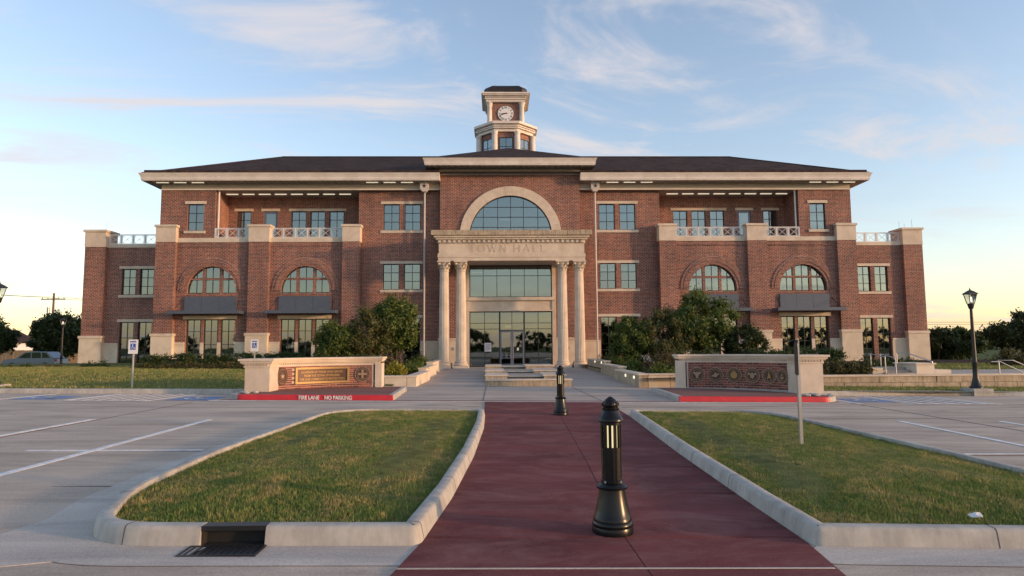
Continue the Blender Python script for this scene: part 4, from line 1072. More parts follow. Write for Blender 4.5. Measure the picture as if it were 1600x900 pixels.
part('pendant_lamp', warm, (-.38, .18, 49.5, 49.9, 2.95, 3.12))

# clock tower
tx, ty = -.14, 57.3
def octo(r, a0=math.pi/8): return [(tx+r*math.cos(a0+k*math.pi/4), ty+r*math.sin(a0+k*math.pi/4)) for k in range(8)]
ap = 1/math.cos(math.pi/8)
CT = MB().slab(octo(2.22*ap), 14.5, 20.0).build('clock_tower', brick, TH)
for k in range(8):
    a = math.pi/8+k*math.pi/4; MB().lathe([(.25, 17.0), (.25, 19.55), (.22, 19.7), (.27, 19.8), (.29, 19.98)], 14, (tx+2.36*ap*math.cos(a), ty+2.36*ap*math.sin(a), 0)).build('tower_column', trim, CT, True)
mb = MB()
for (r0, z0, z1) in ((2.42, 19.98, 20.24), (2.60, 20.24, 20.34), (2.55, 20.34, 20.58), (2.78, 20.58, 20.80)): mb.slab(octo(r0*ap), z0, z1)
mb.build('lower_cornice', trim, CT)
mb = MB()
for f_ in range(8):
    a = f_*math.pi/4; nx, ny = math.cos(a), math.sin(a)
    for k in range(12):
        s_ = (k-5.5)*.17; px, py = tx+nx*2.62-ny*s_, ty+ny*2.62+nx*s_
        mb.slab([(px-ny*.05-nx*.05, py+nx*.05-ny*.05), (px+ny*.05-nx*.05, py-nx*.05-ny*.05), (px+ny*.05+nx*.05, py-nx*.05+ny*.05), (px-ny*.05+nx*.05, py+nx*.05+ny*.05)], 20.36, 20.46)
mb.build('dentil_row', trim, CT)['kind'] = 'stuff'
for f_ in range(8):                    # a window on every face
    a = f_*math.pi/4; nx, ny = math.cos(a), math.sin(a); px, py = tx+nx*2.225, ty+ny*2.225
    w, z0, z1 = 1.05, 17.2, 19.45
    def W_(u, d, z_): return (px-ny*u+nx*d, py+nx*u+ny*d, z_)
    def bx3(mb, u0, u1, d0, d1, z0_, z1_):
        mb.add([W_(u0, d1, z0_), W_(u1, d1, z0_), W_(u1, d0, z0_), W_(u0, d0, z0_), W_(u0, d1, z1_), W_(u1, d1, z1_), W_(u1, d0, z1_), W_(u0, d0, z1_)], [(0, 3, 2, 1), (4, 5, 6, 7), (0, 1, 5, 4), (1, 2, 6, 5), (2, 3, 7, 6), (3, 0, 4, 7)])
    mb = MB(); bx3(mb, -w/2-.06, -w/2, -.02, .06, z0, z1+.06); bx3(mb, w/2, w/2+.06, -.02, .06, z0, z1+.06); bx3(mb, -w/2, w/2, -.02, .06, z1, z1+.06); bx3(mb, -.022, .022, -.02, .05, z0, z1)
    for z_ in (17.95, 18.7): bx3(mb, -w/2, -.022, -.02, .045, z_-.02, z_+.02); bx3(mb, .022, w/2, -.02, .045, z_-.02, z_+.02)
    mb.build('window_frame', framem, CT)
    for u0, u1 in ((-w/2, -.022), (.022, w/2)):
        for za, zb in ((z0, 17.93), (17.97, 18.68), (18.72, z1)):
            mb = MB(); bx3(mb, u0, u1, .005, .02, za, zb); mb.build('pane', glassm, CT)
def sq(h): return [(tx-h, ty-h), (tx+h, ty-h), (tx+h, ty+h), (tx-h, ty+h)]
MB().slab(sq(1.42), 20.8, 23.0).build('clock_housing', brick, CT)
MB().slab(sq(1.85), 20.8, 20.95).build('housing_base', trim, CT)
for cx2 in (-1, 1):
    for cy2 in (-1, 1):
        MB().lathe([(.25, 20.95), (.27, 21.05), (.22, 21.1), (.20, 22.5), (.24, 22.55), (.24, 22.6), (.22, 22.62), (.32, 22.88)], 16, (tx+cx2*1.42, ty+cy2*1.42, 0)).build('tower_column', trim, CT, True)
mb = MB()
for (h, z0, z1) in ((1.72, 22.88, 23.08), (1.82, 23.08, 23.2), (1.80, 23.2, 23.36), (2.02, 23.36, 23.46), (2.12, 23.46, 23.60)): mb.slab(sq(h), z0, z1)
mb.build('upper_cornice', trim, CT)
mb = MB()
for k in range(18): 
    x_ = tx-1.78+k*.205; mb.box(x_, x_+.10, ty-1.90, ty-1.80, 23.22, 23.34)
mb.build('dentil_row', trim, CT)['kind'] = 'stuff'
prof = [(1.86, 23.6), (1.90, 23.76), (1.90, 23.94), (1.84, 24.12), (1.70, 24.28), (1.45, 24.42), (1.0, 24.50)]
mb = MB(); vs = []; K = 6
for (h, z_) in prof:
    ch = min(.45, h*.3)
    for (x_, y_) in ((-h+ch, -h), (h-ch, -h), (h, -h+ch), (h, h-ch), (h-ch, h), (-h+ch, h), (-h, h-ch), (-h, -h+ch)): vs.append((tx+x_, ty+y_, z_))
fs = [(8*j+k, 8*j+(k+1) % 8, 8*j+8+(k+1) % 8, 8*j+8+k) for j in range(len(prof)-1) for k in range(8)]+[tuple(range(8*(len(prof)-1), 8*len(prof)))]
mb.add(vs, fs).build('dome', domem, CT)
for k in range(13):
    u = -1.3+k*2.6/12; pts = [(tx+u*(h/1.8), ty-h-.01, z_+.005) for (h, z_) in prof[:6]]
    MB().tube(pts, .018, 5).build('dome_seam', domem, CT)
yf = ty-1.42; cz = 22.02-.12
MB().add(*(lambda P: ([(x_, yy, z_) for yy in (yf-.06, yf) for x_, z_ in P], [tuple(range(len(P)))]+[(i, i+len(P), (i+1) % len(P)+len(P), (i+1) % len(P)) for i in range(len(P))]))(circ_poly(tx, cz, .74, 47)[:-1])).build('clock_rim', bronze, CT)
MB().prism(circ_poly(tx, cz, .69, 47)[:-1], yf-.075, yf-.061).build('clock_face', white, CT)
mb = MB(); NUM = {12: 4, 1: 1, 2: 2, 3: 3, 4: 3, 5: 2, 6: 3, 7: 4, 8: 4, 9: 2, 10: 2, 11: 3}
for hnum in range(1, 13):
    a = math.pi/2-hnum*math.pi/6; c_, s_ = math.cos(a), math.sin(a); n = NUM[hnum]
    for k in range(n):
        off_ = (k-(n-1)/2)*.062; px, pz = -s_*off_, c_*off_
        mb.bar((tx+c_*.46+px, cz+s_*.46+pz), (tx+c_*.63+px, cz+s_*.63+pz), .034, 0, yf-.082, yf-.0755)
mb.build('clock_numerals', lampblack, CT)
for ang, l0, l1, w in ((270-13.5, -.14, .58, .05), (261-0, -.1, .0, .0),):
    pass
def hand(deg, l1, w, yo):
    a = math.pi/2-R(deg); c_, s_ = math.cos(a), math.sin(a)
    MB().bar((tx-c_*.15, cz-s_*.15), (tx+c_*l1, cz+s_*l1), w, 0, yf-yo-.006, yf-yo).build('clock_hand', lampblack, CT)
hand(252, .58, .06, .084); hand(261, .38, .10, .092)
MB().tube([(tx-.9, ty-1.0, 24.3), (tx-.9, ty-1.0, 24.95)], .012, 5).tube([(tx+1.0, ty-1.0, 24.3), (tx+1.0, ty-1.0, 24.95)], .012, 5).build('lightning_rod', steel, CT)

# ------------------------------------------------------------------ memorial walls
def medallion(parent, P, ang, r, style, zc):
    """round bronze seal on the wall; P = centre, ang = direction of the face normal"""
    n = Vector((math.cos(ang), math.sin(ang), 0)); t_ = Vector((-n.y, n.x, 0)); u_ = Vector((0, 0, 1))
    def pt(a, b_, d): return tuple(Vector((P[0], P[1], zc))+t_*a+u_*b_+n*d)
    def disc(mb, r0, d0, d1, sx_=1, sz_=1, k=28, ca=0, cb=0):
        vs = [pt(ca+r0*sx_*math.cos(2*math.pi*i/k), cb+r0*sz_*math.sin(2*math.pi*i/k), d) for d in (d0, d1) for i in range(k)]
        mb.add(vs, [tuple(range(k, 2*k))]+[(i, (i+1) % k, (i+1) % k+k, i+k) for i in range(k)]); return mb
    def poly(mb, pp, d0, d1):
        k = len(pp); vs = [pt(a*r, b_*r, d) for d in (d0, d1) for a, b_ in pp]
        mb.add(vs, [tuple(range(k, 2*k))]+[(i, (i+1) % k, (i+1) % k+k, i+k) for i in range(k)]); return mb
    sx_, sz_ = (1, 1)
    if style == 'badge': sx_, sz_ = .78, 1.12
    md = disc(MB(), r, 0, .025, sx_, sz_).build('medallion', bronze, parent)
    mb = MB(); k = 36
    for (ra, rb) in ((.92, 1.0), (.66, .70)):
        vs = [pt(q*r*sx_*math.cos(2*math.pi*i/k), q*r*sz_*math.sin(2*math.pi*i/k), d) for q, d in ((ra, .026), (ra, .038), (rb, .038), (rb, .026)) for i in range(k)]
        mb.add(vs, [(j*k+i, j*k+(i+1) % k, (j+1)*k+(i+1) % k, (j+1)*k+i) for j in range(3) for i in range(k)])
    mb.build('raised_rim', bronzel if style != 'badge' else bronze, md)
    mb = MB()
    for i in range(22):                # raised lettering ring
        a = 2*math.pi*i/22
        if abs(math.sin(a-math.pi*1.5)) < .0: continue
        disc(mb, r*.045, .026, .034, k=6, ca=.81*r*sx_*math.cos(a), cb=.81*r*sz_*math.sin(a))
    mb.build('letter_ring', bronzel, md)
    mb = MB(); mt = bronzel
    eagle = [(0, .42), (.10, .38), (.08, .25), (.3, .42), (.52, .3), (.42, .12), (.22, -.02), (.12, -.3), (.2, -.45), (-.2, -.45), (-.12, -.3), (-.22, -.02), (-.42, .12), (-.52, .3), (-.3, .42), (-.08, .25), (-.10, .38)]
    if style == 'eagle': poly(mb, eagle, .025, .045)
    elif style == 'cannon':
        poly(mb, [(-.5, -.1), (-.1, .1), (.45, .2), (.5, .05), (.05, -.12), (-.42, -.25)], .025, .045); poly(mb, [(-.1, .3), (.1, .3), (.15, .15), (-.15, .15)], .025, .04); disc(mb, r*.2, .025, .05, k=14, ca=0, cb=-.12*r)
    elif style == 'globe':
        mt = gold; disc(mb, r*.45, .025, .05, k=20); poly(mb, [(-.3, .4), (0, .58), (.3, .4), (0, .3)], .05, .06)
    elif style == 'shield':
        poly(mb, [(-.26, .1), (.26, .1), (.26, -.2), (0, -.46), (-.26, -.2)], .025, .05); poly(mb, [(-.6, .05), (-.5, .35), (-.1, .22), (0, .45), (.1, .22), (.5, .35), (.6, .05), (.2, .12), (-.2, .12)], .025, .042)
    elif style == 'delta':
        poly(mb, [(0, .55), (.3, -.5), (0, -.2), (-.3, -.5)], .025, .05); mt = gold
    elif style == 'anchor':
        poly(mb, [(-.05, .4), (.05, .4), (.05, -.25), (.3, -.05), (.36, -.12), (0, -.5), (-.36, -.12), (-.3, -.05), (-.05, -.25)], .025, .045); poly(mb, [(-.2, .22), (.2, .22), (.2, .14), (-.2, .14)], .045, .05)
    elif style == 'badge':
        poly(mb, [(.36*math.sin(math.pi*k/5)*(1 if k % 2 == 0 else .42), .36*math.cos(math.pi*k/5)*(1 if k % 2 == 0 else .42)) for k in range(10)], .025, .045)
    elif style == 'cross':
        poly(mb, [(-.15, .55), (.15, .55), (.12, .12), (.55, .15), (.55, -.15), (.12, -.12), (.15, -.55), (-.15, -.55), (-.12, -.12), (-.55, -.15), (-.55, .15), (-.12, .12)], .025, .042); disc(mb, r*.2, .025, .05, k=12)
    mb.build('emblem', mt, md)
def monument(sx, cxm, cym, Rm, label, seals, plaque):
    A0, A1 = R(2.5 if sx < 0 else 3.5), R(62 if sx < 0 else 66); zb = gz(cxm, 21, .14); zt = 1.22
    def P(a, r): return (cxm+sx*r*math.sin(a), cym+r*math.cos(a))      # sx=-1: sweeps left
    t_ = thing('memorial_wall', label, 'memorial wall', (*P(R(32), Rm), zb))
    def arcbox(mb, a0, a1, r0, r1, z0, z1, n=18):
        vs = []
        for k in range(n+1):
            a = a0+(a1-a0)*k/n
            for (r_, z_) in ((r0, z0), (r1, z0), (r1, z1), (r0, z1)): vs.append((*P(a, r_), z_))
        fs = [(4*k+j, 4*k+(j+1) % 4, 4*k+4+(j+1) % 4, 4*k+4+j) for k in range(n) for j in range(4)]+[(0, 1, 2, 3), (4*n+3, 4*n+2, 4*n+1, 4*n)]
        return mb.add(vs, fs)
    arcbox(MB(), A0+.03, A1, Rm-.020, Rm+.42, zb-.2, zt-.22).build('core', mortar, t_)
    arcbox(MB(), A0-.02, A1, Rm-.05, Rm+.45, zb-.3, zb+(.0 if sx < 0 else .02)).build('plinth', kerbmat, t_)
    # bricks, one by one, in running bond
    hb, gap = .070, .012; nrow = 11; hb = (zt-.265-zb-.02)/nrow-gap; L_ = Rm*(A1-A0); bl = .205
    bm = MB().box(-.5*bl, .5*bl, -.03, .02, 0, hb).mesh('brick'); bh = MB().box(-.25*bl+.003, .25*bl-.003, -.03, .02, 0, hb).mesh('brick')
    nb = int((L_-.2)/(bl+gap)); cnt = 0
    for r_ in range(nrow):
        for k in range(nb+(1 if r_ % 2 else 0)):
            s_ = .15+(k+.5)*(bl+gap)-(.5*(bl+gap) if r_ % 2 else 0)
            me = bm
            if r_ % 2 and k in (0, nb): me = bh; s_ += (.25 if k == 0 else -.25)*(bl+gap)
            a = A0+s_/Rm; zc = zb+.02+r_*(hb+gap)
            if plaque and R(15.5) < a < R(51.5) and zb+.20 < zc < zb+.66 and cnt >= 0:
                if R(18) < a < R(49): continue
            x_, y_ = P(a, Rm+rnd.uniform(-.003, .003)); o = obj('brick', me, brick1, t_)
            o.location = (x_, y_, zc); o.rotation_euler = (0, 0, -sx*a if True else 0); cnt += 1
    # caps: moulded cornice with dentils
    for (d, z0, z1) in ((.03, zt-.26, zt-.21), (.07, zt-.158, zt-.12), (.11, zt-.12, zt-.06), (.16, zt-.06, zt)):
        arcbox(MB(), A0-.04-d/Rm*.6, A1, Rm-d, Rm+.42+d, z0, z1).build('cornice', stone, t_)
    arcbox(MB(), A0-.02, A1, Rm-.03, Rm+.45, zt-.21, zt-.158).build('cornice_bed', stone, t_)
    mb = MB(); n = int(L_/.085)
    for k in range(n): a = A0+(k+.3)*.085/Rm; arcbox(mb, a, a+.045/Rm, Rm-.062, Rm-.031, zt-.208, zt-.16, 1)
    mb.build('dentil_row', stone, t_)['kind'] = 'stuff'
    # slim pier at the inner end, broad pier at the outer end
    xi, yi = P(A0-.02, Rm+.2)
    MB().box(xi-.11, xi+.11, yi-.26, yi+.26, zb-.2, zt-.21).build('end_pier', stone, t_)
    xo, yo = P(A1, Rm+.2); w = .37; xo += sx*.10; yo += -.30
    MB().box(xo-w, xo+w, yo-.5, yo+.45, zb-.02, zt-.26).build('pier', stone, t_)
    MB().box(xo-w-.06, xo+w+.06, yo-.56, yo+.5, zb-.4, zb-.02).build('pier_base', kerbmat, t_)
    for (d, z0, z1) in ((.03, zt-.26, zt-.208), (.02, zt-.208, zt-.158), (.07, zt-.158, zt-.122), (.11, zt-.122, zt-.062), (.16, zt-.062, zt+.003)):
        MB().box(xo-w-d, xo+w+d, yo-.5-d, yo+.45+d, z0, z1).build('pier_cornice', stone, t_)
    mb = MB()
    for k in range(8): mb.box(xo-w+.02+k*.092, xo-w+.065+k*.092, yo-.555, yo-.519, zt-.206, zt-.16)
    mb.build('dentil_row', stone, t_)['kind'] = 'stuff'
    for (deg, r_, style) in seals:
        a = R(deg); medallion(t_, P(a, Rm-.032), math.atan2(-math.cos(a), -sx*math.sin(a)), r_, style, zb+.46)
    if plaque:
        pa0, pa1 = R(18.5), R(48.5); zc0, zc1 = zb+.21, zb+.70
        pl_ = arcbox(MB(), pa0, pa1, Rm-.045, Rm+.01, zc0, zc1).build('plaque', bronze, t_)
        for (a, b_, z0, z1) in ((pa0-.012, pa1+.012, zc1-.045, zc1+.02), (pa0-.012, pa1+.012, zc0-.02, zc0+.045), (pa0-.012, pa0+.010, zc0+.0455, zc1-.0455), (pa1-.010, pa1+.012, zc0+.0455, zc1-.0455)):
            arcbox(MB(), a, b_, Rm-.075, Rm-.046, z0, z1).build('plaque_frame', gold, pl_)
        for j, txt in enumerate(('IN HONOR OF THOSE WHO SERVED', 'FROM THE TOWN OF PROSPER', "FOR OUR COMMUNITY'S PROTECTION")):
            me = text_mesh(txt, .098, .004, .0015)
            am = (pa0+pa1)/2
            for v in me.vertices:
                s_ = v.co.x*.88; a = am-s_/Rm*(1 if sx < 0 else -1); r_ = Rm-.047-max(0, v.co.z)-.002
                x_, y_ = P(a, r_); v.co = (x_, y_, zc0+.345-j*.115+v.co.y)
            obj('plaque_lettering', me, gold, pl_)
    return t_
monument(-1, -4.95, 19.15, 3.4, 'curved brick memorial wall with bronze plaque and gold lettering, left of entrance', [(10.5, .255, 'cross'), (57.5, .25, 'badge')], True)
monument(1, 5.30, 19.45, 3.4, 'curved brick memorial wall with a row of six bronze seals, right of entrance', [(11, .26, 'eagle'), (21.5, .26, 'cannon'), (32, .255, 'globe'), (42.5, .255, 'shield'), (52.5, .25, 'delta'), (60.6, .22, 'anchor')], False)
# river stones at the ends of the memorial walls
def rock(x, y, r, lab):
    g_ = np.random.default_rng(int(abs(x*977+y*131))); mb = MB(); n, k = 8, 5; prof = [(math.sin(math.pi*j/k)*r+.002, -math.cos(math.pi*j/k)*r*.6) for j in range(k+1)]
    mb.lathe(prof, n); mb.v = [(v[0]*(1+.25*g_.normal()*.6)*1.2+x, v[1]*(1+.15*g_.normal())+y, v[2]+gz(x, y, .15+r*.4)) for v in mb.v]
    return tag(mb.build('river_stone', rockm, None, True), lab, 'stone', 'river stones at the memorial walls')
for k in range(9): rock(8.35-.0+rnd.uniform(-.4, .55), 19.35+rnd.uniform(-.25, .3), rnd.uniform(.05, .10), 'grey river stone heaped at the foot of the right memorial wall pier')
for k in range(7): rock(-8.1+rnd.uniform(-.35, .45), 19.3+rnd.uniform(-.2, .3), rnd.uniform(.04, .07), 'small river stone at the foot of the left memorial wall pier')

# ------------------------------------------------------------------ bollards, lamps, signs
def bollard(x, y, label):
    z = gz(x, y, .012); H = 1.10
    t_ = thing('bollard_light', label, 'bollard', (x, y, z), False, 'black bollard lights on the red path')
    MB().lathe([(.170, 0), (.172, .03), (.165, .055), (.170, .062), (.170, .085), (.160, .10), (.162, .112), (.150, .135), (.138, .19), (.122, .26), (.112, .32), (.108, .355), (.128, .362), (.130, .378), (.118, .392), (.098, .405)], 36).build('base', black, t_, True)
    MB().lathe([(.088, .40), (.093, .41), (.093, .43), (.086, .435), (.086, .70)], 32, flute=.03).build('shaft', black, t_)
    nb = 12
    for k in range(nb):
        a = 2*math.pi*(k+.5)/nb; c_, s_ = math.cos(a), math.sin(a); w = .0125
        vs = [(c_*r_-s_*u, s_*r_+c_*u, z_) for z_ in (.70, .885) for (r_, u) in ((.072, -w), (.086, -w), (.086, w), (.072, w))]
        MB().add(vs, [(0, 1, 2, 3), (7, 6, 5, 4), (0, 4, 5, 1), (1, 5, 6, 2), (2, 6, 7, 3), (3, 7, 4, 0)]).build('louvre_bar', black, t_)
    MB().lathe([(.066, .695), (.066, .89)], 24).build('lamp_tube', warm, t_, True)
    MB().lathe([(.088, .885), (.088, .905), (.106, .912), (.108, .93), (.098, .945), (.085, .965), (.074, .99), (.068, 1.005), (.072, 1.01), (.072, 1.025), (.062, 1.03)], 32).build('cap', black, t_, True)
    f_ = MB().lathe([(.055, 1.025), (.066, 1.045), (.062, 1.07), (.046, 1.092), (.026, 1.108), (.012, 1.118), (.002, 1.12)], 20)
    for k in range(8):
        a = 2*math.pi*k/8; f_.lathe([(.004, -.022), (.017, -.008), (.017, .008), (.004, .022)], 8, (.058*math.cos(a), .058*math.sin(a), 1.055))
    f_.build('finial', black, t_, True)
    for k in range(4):
        a = math.pi/4+k*math.pi/2; MB().lathe([(.010, -.008), (.010, .008)], 6, (.091*math.cos(a), .091*math.sin(a), .42)).build('screw', steel, t_)
    return t_
bollard(-.04, 5.60, 'near black bollard light on the red path, largest in view')
bollard(.44, 15.0, 'far black bollard light where the red path meets the drive')

def lamp_post(x, y, z, H, label, s=1.0):
    t_ = thing('street_lamp', label, 'street lamp', (x, y, z), False, 'black lantern street lamps')
    MB().box(-.33, .33, -.33, .33, -.3, .10).build('footing', kerbmat, t_)
    MB().lathe([(.20, .10), (.20, .15), (.15, .19), (.12, .34), (.085, .45), (.078, .9), (.09, .92), (.09, .96), (.07, .98)], 18).build('base', lampblack, t_, True)
    MB().lathe([(.066, .98), (.058, H*.5), (.045, H-.65)], 14).build('pole', lampblack, t_, True)
    MB().lathe([(.06, H-.65), (.075, H-.62), (.10, H-.52), (.11, H-.47)], 14).build('lantern_neck', lampblack, t_, True)
    lo, hi, z0, z1 = .075, .135, H-.47, H-.14
    mb = MB()
    for k in range(4):
        a = math.pi/4+k*math.pi/2; mb.tube([(lo*1.414*math.cos(a), lo*1.414*math.sin(a), z0), (hi*1.414*math.cos(a), hi*1.414*math.sin(a), z1)], .016, 5)
    mb.build('lantern_frame', lampblack, t_)
    for k in range(4):
        a = k*math.pi/2; c_, s_ = math.cos(a), math.sin(a)
        MB().add([(c_*r_-s_*u, s_*r_+c_*u, z_) for r_, u, z_ in ((lo, -lo*.9, z0), (lo, lo*.9, z0), (hi, hi*.92, z1), (hi, -hi*.92, z1))], [(0, 1, 2, 3)]).build('lantern_pane', clearg, t_)
    MB().lathe([(.05, z0+.05), (.045, z1-.1)], 10).build('bulb', emit_l, t_, True)
    mb = MB(); 
    mb.add([(sx2*r_, sy2*r_, z_) for (r_, z_) in ((.165, z1-.01), (.165, z1+.015), (.07, z1+.10), (.03, z1+.13)) for sx2, sy2 in ((-1, -1), (1, -1), (1, 1), (-1, 1))], [(4*j+k, 4*j+(k+1) % 4, 4*j+4+(k+1) % 4, 4*j+4+k) for j in range(3) for k in range(4)]+[(12, 13, 14, 15), (3, 2, 1, 0)])
    mb.build('lantern_roof', lampblack, t_)
    MB().lathe([(.025, z1+.125), (.03, z1+.15), (.012, z1+.17), (.015, z1+.185), (.004, z1+.22)], 8).build('finial', lampblack, t_, True)
    return t_
emit_l = emit('lamp_glow', (1, .9, .75), .5)
lamp_post(15.12, 21.85, gz(15.1, 21.8, .14), 3.42, 'black lantern street lamp on the right lawn strip by the stone wall')
lamp_post(-17.42, 19.9+2, gz(-15, 21.8, .14), 3.42, 'black lantern street lamp cut by the left edge of the photo')
lamp_post(-31.0, 46, .1, 3.6, 'distant dark street lamp in front of the trees left of the building')

def ada_sign(x, y, z, H, label):
    t_ = thing('accessible_parking_sign', label, 'sign', (x, y, z), False, 'accessible parking signs')
    MB().tube([(0, 0, -.1), (0, 0, H-.05)], .028, 8).build('post', steel, t_)
    MB().box(-.15, .15, -.045, -.03, H-.46, H).build('sign_panel', white, t_)
    MB().box(-.085, .085, -.049, -.0455, H-.33, H-.13).build('blue_field', signblue, t_)
    mb = MB().prism(circ_poly(-.01, H-.165, .018, 10)[:-1], -.053, -.0495).box(-.022, .0, -.053, -.0495, H-.25, H-.185).box(.0, .04, -.053, -.0495, H-.25, H-.235).bar((.035, H-.245), (.06, H-.30), .016, 0, -.053, -.0495)
    for k in range(9):
        a0, a1 = R(150+k*22), R(150+(k+1)*22); mb.bar((.0+.05*math.cos(a0), H-.26+.05*math.sin(a0)), (.05*math.cos(a1), H-.26+.05*math.sin(a1)), .012, 0, -.0525, -.0498)
    mb.build('wheelchair_symbol', white, t_); MB().box(-.10, .10, -.049, -.0455, H-.09, H-.05).build('sign_text_bar', signblue, t_)
ada_sign(-12.8, 21.62, gz(-12.8, 21.6, .14), 1.56, 'accessible parking sign standing alone on the left lawn edge')
ada_sign(-10.5, 26.0, .3, 1.58, 'accessible parking sign just behind the left memorial wall')
# sign on a square post, seen nearly edge on
t_ = thing('sign_post', 'dark plate sign seen edge-on atop a pale metal post in the right island', 'sign', (3.44, 9.62, gz(3.44, 9.6, .12)), False)
MB().box(-.022, .022, -.022, .022, -.1, 1.5).build('post', steel, t_)
pm = MB().prism([(-.17, .0), (.17, .0), (.17, .40), (.12, .47), (-.12, .47), (-.17, .40)], -.006, .006).build('sign_plate', lampblack, t_, False, (-.035, -.03, 1.04)); pm.rotation_euler = (0, 0, R(72))
MB().lathe([(.03, 1.5), (.035, 1.52), (.02, 1.55), (.004, 1.56)], 8).build('post_cap', lampblack, t_, True)
# litter
g_ = np.random.default_rng(4); mb = MB().lathe([(.004, 0), (.05, .005), (.062, .02), (.04, .035), (.02, .05), (.004, .055)], 9)
mb.v = [(v[0]*1.3+.012*g_.normal(), v[1]*.8+.012*g_.normal(), v[2]+.006*g_.normal()) for v in mb.v]
o = mb.build('litter', paper); o.location = (2.98, 5.5, gz(3, 5.5, .16)); o.scale = (.7, .7, .7); tag(o, 'crumpled white litter on the grass at the right island edge', 'litter')
# short black stub posts at the column bases
for x_, y_, lb in ((-4.0, 43.7, 'left'), (4.08, 43.7, 'right')):
    s_ = thing('stub_post', 'short black post before the column pair %s of the doors' % lb, 'post', (x_, y_, .1), False)
    MB().lathe([(.05, 0), (.05, .06), (.035, .08), (.035, .30)], 10).build('post', lampblack, s_, True); MB().lathe([(.045, .30), (.05, .33), (.03, .37), (.004, .39)], 10).build('cap', lampblack, s_, True)

# steps and handrails on the right
t_ = thing('stone_steps', 'low stone steps with end blocks behind the retaining wall at right', 'steps', (14.6, 25.2, .33))
for k in range(3): MB().box(14.0, 15.1, 25.0+.33*k, 26.3, .33+.1*k+(.001 if k else 0), .33+.1*(k+1)).build('step', pave, t_)
MB().box(15.15, 15.85, 25.0, 26.4, .33, .74).build('end_block', stoneb, t_); MB().box(15.86, 16.5, 25.0, 26.4, .33, .54).build('end_block', stoneb, t_); MB().box(13.55, 13.95, 25.2, 26.4, .33, .62).build('end_block', stoneb, t_)
MB().box(15.1, 15.9, 24.95, 26.45, .742, .80).build('block_cap', stone, t_)
def handrail(pts, legs, label):
    o = thing('handrail', label, 'handrail', legs[0], True, 'steel handrails at right')
    MB().tube(pts, .022, 8).build('rail', steel, o, True)
    for (x_, y_, z_) in legs[1:] if len(legs) > 1 else (): 
        MB().tube([(x_, y_, .3), (x_, y_, z_)], .02, 8).build('leg', steel, o, True)
handrail([(13.85, 24.85, .4), (13.85, 24.85, 1.05), (13.9, 25.9, 1.15), (13.9, 25.9, .6)], [(13.85, 24.85, .33)], 'steel handrail at the left side of the low stone steps')
handrail([(14.25, 24.85, .4), (14.25, 24.85, 1.0), (14.3, 25.9, 1.15), (14.3, 25.9, .6)], [(14.25, 24.85, .33)], 'thin steel handrail in the middle of the low stone steps')
handrail([(14.95, 25.9, .6), (14.95, 25.9, 1.18), (15.2, 25.6, 1.18), (15.75, 24.95, .85), (15.75, 24.95, .78)], [(14.95, 25.9, .33)], 'bent steel handrail beside the end block of the stone steps')
handrail([(18.4, 25.4, .82), (18.75, 25.4, .82), (19.7, 25.4, .36)], [(18.4, 25.4, .33), (18.7, 25.4, .8)], 'sloping steel handrail just right of the lamp post')
handrail([(19.3, 26.2, .35), (19.3, 26.2, .85), (19.9, 26.2, .85), (20.8, 26.2, .45)], [(19.3, 26.2, .33), (20.6, 26.2, .5)], 'sloping steel handrail near the right edge of the photo')

# ------------------------------------------------------------------ plants
def leaves_mesh(name, cen, rad, n, size, g_):
    """leaf quads scattered in clumps; cen (k,3), rad (k,)"""
    k = g_.integers(0, len(cen), n); d = g_.normal(size=(n, 3)); d /= np.linalg.norm(d, axis=1)[:, None]
    p = cen[k]+d*(rad[k]*np.minimum(np.abs(g_.normal(size=n))*.72, 1.7))[:, None]
    a = g_.normal(size=(n, 3)); a /= np.linalg.norm(a, axis=1)[:, None]
    b_ = np.cross(a, d+.4*g_.normal(size=(n, 3))); b_ /= (np.linalg.norm(b_, axis=1)[:, None]+1e-9)
    s_ = (size*g_.uniform(.6, 1.35, n))[:, None]
    V = np.empty((n, 4, 3)); V[:, 0] = p-a*s_; V[:, 1] = p-b_*s_*.5+a*s_*.1; V[:, 2] = p+a*s_; V[:, 3] = p+b_*s_*.5+a*s_*.1
    V[..., 2] = np.maximum(V[..., 2], .01)
    me = bpy.data.meshes.new(name); me.vertices.add(n*4); me.vertices.foreach_set('co', V.ravel()); me.loops.add(n*4); me.loops.foreach_set('vertex_index', np.arange(n*4))
    me.polygons.add(n); me.polygons.foreach_set('loop_start', np.arange(0, n*4, 4)); me.polygons.foreach_set('loop_total', np.full(n, 4)); me.update(); return me
